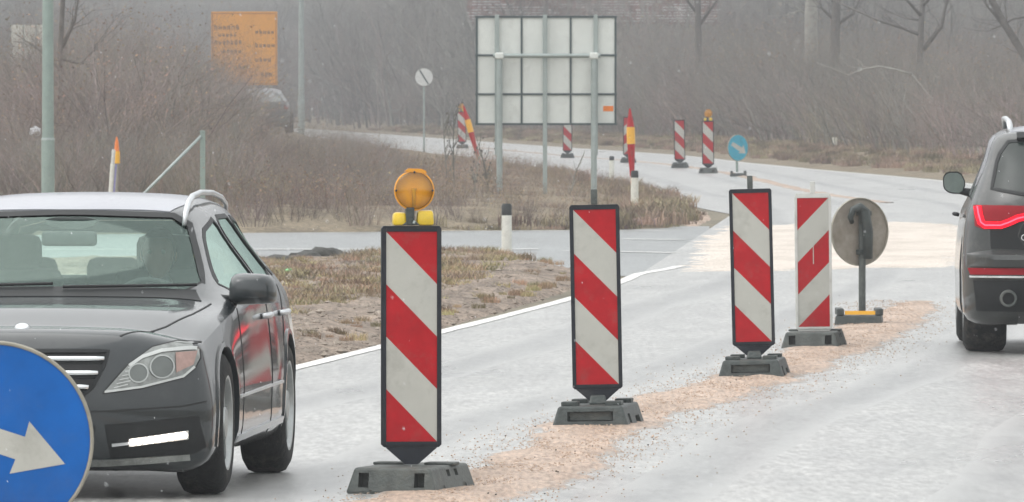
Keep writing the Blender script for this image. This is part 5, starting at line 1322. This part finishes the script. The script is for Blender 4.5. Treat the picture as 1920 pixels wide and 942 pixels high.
for sg in (1, -1):
    for hx in (-1.68, -2.48):
        bm = bmesh.new(); tube(bm, [(hx - .10, sg * .862, .775), (hx - .08, sg * .89, .778), (hx + .06, sg * .89, .776), (hx + .09, sg * .862, .772)], .013, 8); obj('door_handle', bm, M['satin'], car, True)
    # arch lips
    for ax_ in (0, -2.76):
        ln = [(ax_ + .366 * math.cos(a), .315 + .366 * math.sin(a)) for a in np.linspace(R(-14), R(194), 26)]
        bmm = patch_bm(bvhC, strip_poly(ln, .022), 'y+' if sg > 0 else 'y-', .008, .02, .03); obj('wheel_arch', bmm, M['paint_dark'], car, sharp=.8)
    bm = bmesh.new()
    P = chaikin([(.80, .842), (1.0, .847), (1.022, .865), (1.018, .95), (.985, .985), (.84, .99), (.805, .965)], 1, .2)
    a_ = [bm.verts.new((-.72, sg * p[0], p[1])) for p in P]; c0 = (.91, .915)
    b_ = [bm.verts.new((-.64, sg * (c0[0] + (p[0] - c0[0]) * .93), c0[1] + (p[1] - c0[1]) * .90)) for p in P]; d_ = [bm.verts.new((-.60, sg * (c0[0] + (p[0] - c0[0]) * .6), c0[1] + (p[1] - c0[1]) * .55)) for p in P]
    for A, B in ((a_, b_), (b_, d_)):
        for k in range(len(P)): bm.faces.new((A[k], A[(k + 1) % len(P)], B[(k + 1) % len(P)], B[k]))
    bm.faces.new(d_); bm.faces.new(a_[::-1]); mr_ = obj('wing_mirror', bm, M['paint_dark'], car, sharp=1.0)
    bm = bmesh.new(); tube(bm, [(-.70, sg * .72, .865), (-.70, sg * .84, .862)], [.03, .022], 8); obj('mirror_arm', bm, M['trim'], car, True)
    bm = bmesh.new(); tube(bm, [(-1.28, sg * .53, 1.20), (-1.31, sg * .535, 1.26), (-1.37, sg * .54, 1.305), (-1.5, sg * .545, 1.335), (-1.8, sg * .55, 1.350), (-2.3, sg * .55, 1.345), (-2.8, sg * .54, 1.32), (-3.1, sg * .53, 1.285), (-3.2, sg * .52, 1.24)], [.010, .013, .015, .015, .014, .013, .012, .011, .010], 10); obj('roof_rail', bm, M['satin'], car, True)
for wa, wb in (((.05, .916), (.66, .925)), ((-.62, .915), (0, .93))):
    n = 12; P = []
    for k in range(n + 1):
        y = wa[0] + (wb[0] - wa[0]) * k / n; z = wa[1] + (wb[1] - wa[1]) * k / n; h = bvhC.ray_cast(Vector((8, y, z)), Vector((-1, 0, 0))); P.append(h[0] + Vector((.012, 0, .012)))
    bm = bmesh.new(); tube(bm, P, [.007] * (n + 1), 6); obj('wiper', bm, M['gap'], car, True)
M['sky_sheen'] = mat('painted_sky_sheen', (.36, .37, .41), .5, var=.06, scale=1.5, coat=.6)  # pale colour standing in for sky reflected at a grazing angle
patch('roof_sky_sheen', bvhC, chaikin([(-1.40, .50), (-3.15, .48), (-3.15, -.48), (-1.40, -.50), (-1.375, 0)], 1, .1), 'z+', M['sky_sheen'], car, .004, .006, .06)  # sky reflection on the dark roof, painted as a pale patch
# inside
bm = bmesh.new(); box(bm, -.98, -.55, -.66, .66, .60, .83, .03); obj('dashboard', bm, M['cabin'], car)
bm = bmesh.new(); box(bm, -3.5, -.5, -.7, .7, .22, .27); obj('cabin_floor', bm, M['cabin'], car)
bm = bmesh.new(); tube(bm, [(-1.30, .36 + .17 * math.cos(a), .80 + .15 * math.sin(a)) for a in np.linspace(0, 6.283, 25)], .014, 6, False); obj('steering_wheel', bm, M['cabin'], car, True)
for sg in (1, -1):
    bm = bmesh.new(); box(bm, -1.95, -1.45, sg * .36 - .24, sg * .36 + .24, .35, .50, .05); box(bm, -2.05, -1.92, sg * .36 - .235, sg * .36 + .235, .48, .99, .05); obj('front_seat', bm, M['seat'], car, sharp=.9)
    bm = bmesh.new(); box(bm, -2.04, -1.95, sg * .36 - .135, sg * .36 + .135, .975, 1.15, .045); obj('headrest', bm, M['seat'], car, sharp=.9)
bm = bmesh.new(); box(bm, -2.75, -2.3, -.62, .62, .35, .52, .05); box(bm, -2.86, -2.73, -.62, .62, .48, .90, .05); obj('rear_seat', bm, M['seat'], car, sharp=.9)
for yy in (-.38, .02, .42):
    bm = bmesh.new(); box(bm, -2.85, -2.76, yy - .13, yy + .13, .88, 1.03, .045); obj('headrest', bm, M['seat'], car, sharp=.9)
bm = bmesh.new(); box(bm, -1.24, -1.20, -.13, .13, 1.105, 1.175, .018); obj('interior_mirror', bm, M['cabin'], car, sharp=.9)
bm = bmesh.new(); prism(bm, chaikin([(-.14, 1.24), (.14, 1.24), (.09, 1.185), (-.09, 1.185)], 1), -.02, .02); bmesh.ops.transform(bm, matrix=Matrix.Translation((-1.30, 0, 0)) @ Matrix.Rotation(R(90), 4, 'Z'), verts=bm.verts[:]); obj('sensor_housing', bm, M['cabin'], car)
driver(car, -1.72, .36, 1.06, 'dark-haired driver in a grey coat at the wheel of the estate car')

# --- suv driving away on the right
suv = thing('suv', 'charcoal suv with glowing red tail lamps driving away at the right edge', 'car', (4.165, 75.6, .008), R(88.6))
def rfS(y, z): return -1.08 + .13 * (abs(y) / .98) ** 3.5 + .42 * max(0, (z - 1.02) / .6) ** 1.25 + .05 * max(0, (.45 - z) / .3)
def ffS(y, z): return 3.95 - .25 * (abs(y) / .98) ** 3 - .1 * ((z - .6) / .5) ** 2
TS = [(-.42, .20, .985, 1.055, .925, 1.52, .745, 1.58), (.2, .20, .985, 1.06, .925, 1.535, .745, 1.605), (1.3, .2, .985, 1.05, .92, 1.535, .72, 1.61), (1.75, .2, .985, 1.04, .92, 1.50, .70, 1.58),
      (2.45, .2, .98, 1.02, .92, 1.13, .82, 1.18), (2.6, .2, .98, 1.01, .92, 1.07, .80, 1.11), (3.5, .2, .96, .90, .90, .98, .74, 1.0)]
shell = car_shell(TS, ffS, rfS, nr=5.0)
bvhC = BVHTree.FromBMesh(shell)
cut = bmesh.new()
for ax_ in (0, 2.99):
    for sg in (1, -1): lathe(cut, [(0, sg * .62), (.43, sg * .62), (.43, sg * 1.3), (0, sg * 1.3)], 40, 'y', Matrix.Translation((ax_, 0, .39)))
box(cut, -1.3, -.30, -.60, .60, .0, .30)
body = boolean(shell, cut); obj('body', body, M['paint_suv'], suv, sharp=.7)
for sg in (1, -1):
    wheel(suv, 0, sg * .815, .385, .30, 1 if sg > 0 else -1, .25); wheel(suv, 2.99, sg * .815, .385, .29, 1 if sg > 0 else -1, .25)
RW = chaikin([(-.79, 1.12), (-.735, 1.39), (-.65, 1.505), (.65, 1.505), (.735, 1.39), (.79, 1.12)], 1, .15)
patch('rear_window', bvhC, RW, 'x-', M['glass_dark'], suv, .004, .01, .05)
loop_ring('rear_window_seal', bvhC, RW, 'x-', .022, M['trim'], suv, .007, .01)
patch('spoiler', bvhC, strip_poly([(-.60, 1.512), (0, 1.53), (.60, 1.512)], .035), 'x-', M['trim'], suv, .05, .06)
for p in ([(.15, 1.10), (.35, 1.46), (1.0, 1.52), (1.05, 1.10)], [(1.15, 1.10), (1.12, 1.52), (1.7, 1.48), (2.25, 1.14)]):
    patch('side_window', bvhC, p, 'y+', M['glass_dark'], suv, .004, .01, .06, mirror=True)
patch('tailgate_lower', bvhC, [(-.80, .97), (.80, .97), (.79, .74), (-.79, .74)], 'x-', M['trim'], suv, .004, .008)
TLp = [(.905, 1.045), (.50, 1.04), (0, 1.035), (0, .97), (.50, .965), (.62, .94), (.72, .885), (.84, .875), (.895, .90)]
TLf = TLp[:2] + [(-.5, 1.04), (-.905, 1.045), (-.895, .90), (-.84, .875), (-.72, .885), (-.62, .94), (-.5, .965)] + TLp[4:]
patch('tail_lamp', bvhC, TLf, 'x-', M['red_lens'], suv, .012, .02, .025)
tl_ = [o for o in suv.children if o.name.startswith('tail_lamp')][0]
for sg in (1, -1):
    ln = [(sg * a, b) for a, b in ((.875, 1.035), (.868, .985), (.852, .925), (.825, .905), (.72, .905), (.665, .925), (.60, .955), (.52, .972), (.30, .978), (.0, .980))]
    bm = patch_bm(bvhC, strip_poly(ln, .050), 'x-', .018, .012, .02); obj('light_band', bm, M['red_led'], tl_, sharp=.9)
    bm = patch_bm(bvhC, strip_poly(ln, .010), 'x-', .021, .01, .02); obj('light_core', bm, M['red_led_core'], tl_, sharp=.9)
patch('roof_sky_sheen', bvhC, chaikin([(-.55, .64), (1.5, .66), (1.5, -.66), (-.55, -.64)], 1, .1), 'z+', M['sky_sheen'], suv, .004, .006, .06)  # reflected sky put into the colour of an overlay on the roof
patch('pillar_sky_sheen', bvhC, chaikin([(-.50, 1.20), (-.30, 1.53), (.30, 1.53), (.05, 1.16)], 1, .2), 'y+', M['sky_sheen'], suv, .003, .004, .04, mirror=True)  # painted sky reflection that lightens the rear pillars
bm = bmesh.new(); rows_ = []
for y in np.linspace(-.955, .955, 41):
    h = bvhC.ray_cast(Vector((-8, y, .69)), Vector((1, 0, 0))); x_ = h[0].x if h[0] is not None else -.8
    k = max(0, 1 - (abs(y) / .975) ** 8)
    rows_.append([bm.verts.new((x_ + .02, y, .70 + .045 * k)), bm.verts.new((x_ - .10 * k - .01, y, .70)), bm.verts.new((x_ - .11 * k - .01, y, .665)), bm.verts.new((x_ - .08 * k - .005, y, .615)), bm.verts.new((x_ + .02, y, .612))])
for A, B in zip(rows_, rows_[1:]):
    for k in range(4): bm.faces.new((A[k], A[k + 1], B[k + 1], B[k]))
obj('bumper_shelf', bm, M['paint_suv'], suv, sharp=.5)
patch('reflector_bar', bvhC, [(-.925, .605), (.925, .605), (.91, .56), (-.91, .56)], 'x-', M['red_lens'], suv, .055, .07, .04)
patch('chrome_bar', bvhC, [(-.915, .552), (.915, .552), (.91, .538), (-.91, .538)], 'x-', M['chrome'], suv, .06, .07, .04)
patch('valance', bvhC, [(-.90, .52), (.90, .52), (.88, .31), (-.88, .31)], 'x-', M['trim'], suv, .03, .04, .05)
patch('number_plate', bvhC, [(-.26, .86), (.26, .86), (.26, .76), (-.26, .76)], 'x-', M['plate'], suv, .02, .02)
patch('plate_recess', bvhC, strip_poly([(.52, .965), (.58, .90), (.60, .83), (.56, .77)], .008), 'x-', M['paint_suv'], suv, .01, .01, .02)
text_mesh('Q7', .062, M['chrome'], suv, (-1.112, .585, .80), .004, 'LEFT', (R(90), 0, R(-90)), 'badge')
for sg in (1, -1):
    bm = bmesh.new(); lathe(bm, [(.042, -.02), (.055, -.02), (.06, .0), (.06, .12), (.042, .12), (.042, -.02)], 28, 'y', Matrix.Translation((-1.155, sg * .67, .395)) @ Matrix.Rotation(R(-90), 4, 'Z')); ex = obj('exhaust', bm, M['rubber'], suv, sharp=.8)
    bm = bmesh.new(); lathe(bm, [(0, .02), (.043, .02)], 20, 'y', Matrix.Translation((-1.155, sg * .67, .395)) @ Matrix.Rotation(R(-90), 4, 'Z')); obj('exhaust_bore', bm, M['gap'], ex)
    bm = bmesh.new()
    P = chaikin([(.935, 1.095), (1.03, 1.10), (1.075, 1.135), (1.08, 1.22), (1.05, 1.26), (.95, 1.26), (.91, 1.18)], 1, .2); c0 = (1.0, 1.18)
    a_ = [bm.verts.new((2.0, sg * p[0], p[1])) for p in P]; b_ = [bm.verts.new((2.1, sg * (c0[0] + (p[0] - c0[0]) * .9), c0[1] + (p[1] - c0[1]) * .85)) for p in P]; d_ = [bm.verts.new((2.16, sg * (c0[0] + (p[0] - c0[0]) * .6), c0[1] + (p[1] - c0[1]) * .5)) for p in P]
    for A, B in ((a_, b_), (b_, d_)):
        for k in range(len(P)): bm.faces.new((A[k], A[(k + 1) % len(P)], B[(k + 1) % len(P)], B[k]))
    bm.faces.new(d_); bm.faces.new(a_[::-1]); wm = obj('wing_mirror', bm, M['trim'], suv, sharp=1.0)
    bm = bmesh.new(); f = bm.faces.new([bm.verts.new((1.996, sg * (c0[0] + (p[0] - c0[0]) * .9), c0[1] + (p[1] - c0[1]) * .88)) for p in P]); obj('mirror_glass', bm, M['mirror'], wm)
    bm = bmesh.new(); tube(bm, [(2.03, sg * .85, 1.10), (2.03, sg * .95, 1.12)], [.035, .025], 8); obj('mirror_arm', bm, M['trim'], suv, True)
    bm = bmesh.new(); tube(bm, [(-.18, sg * .635, 1.53), (-.16, sg * .64, 1.60), (-.02, sg * .645, 1.63), (.7, sg * .65, 1.648), (1.3, sg * .65, 1.645), (1.55, sg * .64, 1.62), (1.58, sg * .635, 1.56)], [.02, .022, .02, .019, .019, .02, .018], 10); obj('roof_rail', bm, M['satin'], suv, True)
    bm = bmesh.new(); tube(bm, [(1.9, sg * .97, .95), (1.9, sg * 1.0, .955), (1.72, sg * 1.0, .955), (1.7, sg * .97, .95)], .014, 8); obj('door_handle', bm, M['trim'], suv, True)

# --- distant car seen over the bushes
far = thing('distant_car', 'small hazy dark car seen from behind over the left bushes below the amber sign', 'car', (-8.65, 372, .60), R(90)); far.scale = (1.15, 1.15, 1.15)
bvhC = None
shell = car_shell(TC, ffC, rfC, 60, 36); bvhC = BVHTree.FromBMesh(shell)
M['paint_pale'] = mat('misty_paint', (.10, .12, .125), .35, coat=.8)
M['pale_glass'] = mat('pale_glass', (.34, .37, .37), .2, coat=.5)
obj('body', shell, M['paint_pale'], far, True)
patch('rear_window', bvhC, WR, 'x-', M['pale_glass'], far, .006, .01, .08)
patch('roof_sheen', bvhC, chaikin([(-1.40, .50), (-3.0, .46), (-3.0, -.46), (-1.40, -.50)], 1, .1), 'z+', M['sky_sheen'], far, .004, .006, .1)  # bright roof highlight painted on as a pale overlay
patch('tail_lamp', bvhC, [(.70, .85), (.80, .85), (.80, .72), (.68, .72)], 'x-', M['red_lens'], far, .012, .02, .06, mirror=True)
patch('number_plate', bvhC, [(-.26, .62), (.26, .62), (.26, .52), (-.26, .52)], 'x-', M['plate'], far, .01, .01, .06)
for ax_ in (0, -2.76):
    for sg in (1, -1): wheel(far, ax_, sg * .79, .32, .2, 1 if sg > 0 else -1, .2)
emb = [(-30, 335), (-6.3, 345), (-6.6, 400), (-11, 470), (-30, 470)]
terrain('embankment', emb, M['verge'], 1.2, 5, lambda x, y, d: min(d * .35, .75), .02)

# ------------------------------------------------------------------ loose stones on the grit
bm = bmesh.new(); rd = random.Random(9)
for _ in range(420):
    px = rd.uniform(640, 1720); py = rd.uniform(560, 942); x, Y = G(px, py); cx = np.interp(Y, [43, 48.3, 53, 58.5, 64, 70, 79, 91], [-.75, -.28, .2, .5, 1.1, 1.72, 2.5, 3.3])
    if abs(x - cx) > rd.gauss(.25, .25): continue
    r = rd.uniform(.0025, .006); bmesh.ops.create_icosphere(bm, subdivisions=1, radius=r, matrix=Matrix.Translation((x, Y, .03)) @ Matrix.Diagonal((1.2, 1, .7, 1)))
gp = []
def row_x(Y): return np.interp(Y, [43, 48.3, 53, 58.5, 64, 70, 79, 91], [-.75, -.28, .2, .5, 1.1, 1.72, 2.5, 3.3])
for _ in range(14000):
    Y = 42 + rd.random() ** 1.3 * 52; off = rd.gauss(0, .27)
    gp.append((row_x(Y) + off, Y, .014 + max(0, .012 * (1 - (off / .3) ** 2)), rd.uniform(.0022, .0065)))
grains('loose_grit', gp, M['grain'], 'loose pinkish grit grains on and along the grit strip', 'grit')
tag(obj('pebbles', bm, M['clod'], None), 'dark loose pebbles scattered over the pink grit strip', 'stones', kind='stuff')
M['stone'] = mat('stones', (.17, .14, .115), .9, scale=3, col2=(.36, .31, .26))
gp = []
for _ in range(5200):
    px = rd.uniform(500, 1160); py = rd.uniform(500, 690); x, Y = G(px, py)
    if not in_poly(x, Y, near_vis): continue
    dd = float(dist_poly_np(np.array([x]), np.array([Y]), near_vis)[0])
    gp.append((x, Y, .013 + h_near(x, Y, dd), rd.uniform(.008, .05) if rd.random() < .18 else rd.uniform(.005, .018)))
grains('verge_stones', gp, M['stone'], 'small stones and clods lying on the dirt of the near verge', 'stones')

# ------------------------------------------------------------------ falling snow
bm = bmesh.new()
for _ in range(1500):
    Y = rd.uniform(14, 130); hwid = Y * 1000 / FPX; x = rd.uniform(-hwid, hwid) * 1.3; z = rd.uniform(0, 1.8 + Y * 200 / FPX)
    r = rd.uniform(.0006, .0012); bmesh.ops.create_icosphere(bm, subdivisions=1, radius=r, matrix=Matrix.Translation((x, Y, z)) @ Matrix.Rotation(R(-25), 4, 'Y') @ Matrix.Diagonal((1, 1, 2.6, 1)))
tag(obj('snowfall', bm, M['snow'], None), 'fine sleet falling through the whole view', 'snow', kind='stuff')

# ------------------------------------------------------------------ haze
bm = bmesh.new(); box(bm, -420, 420, -60, 1950, -1.2, 130)
hz_ = obj('haze', bm, None, None); hz_['kind'] = 'stuff'; hz_['label'] = 'thin wintry haze over the whole road scene'; hz_['category'] = 'haze'
hm = bpy.data.materials.new('haze'); hm.use_nodes = True; n = hm.node_tree.nodes; n.clear()
pv = n.new('ShaderNodeVolumePrincipled'); pv.inputs['Color'].default_value = (.50, .515, .54, 1); pv.inputs['Density'].default_value = HAZE; pv.inputs['Anisotropy'].default_value = .2
oo = n.new('ShaderNodeOutputMaterial'); hm.node_tree.links.new(pv.outputs[0], oo.inputs['Volume']); hz_.data.materials.append(hm)
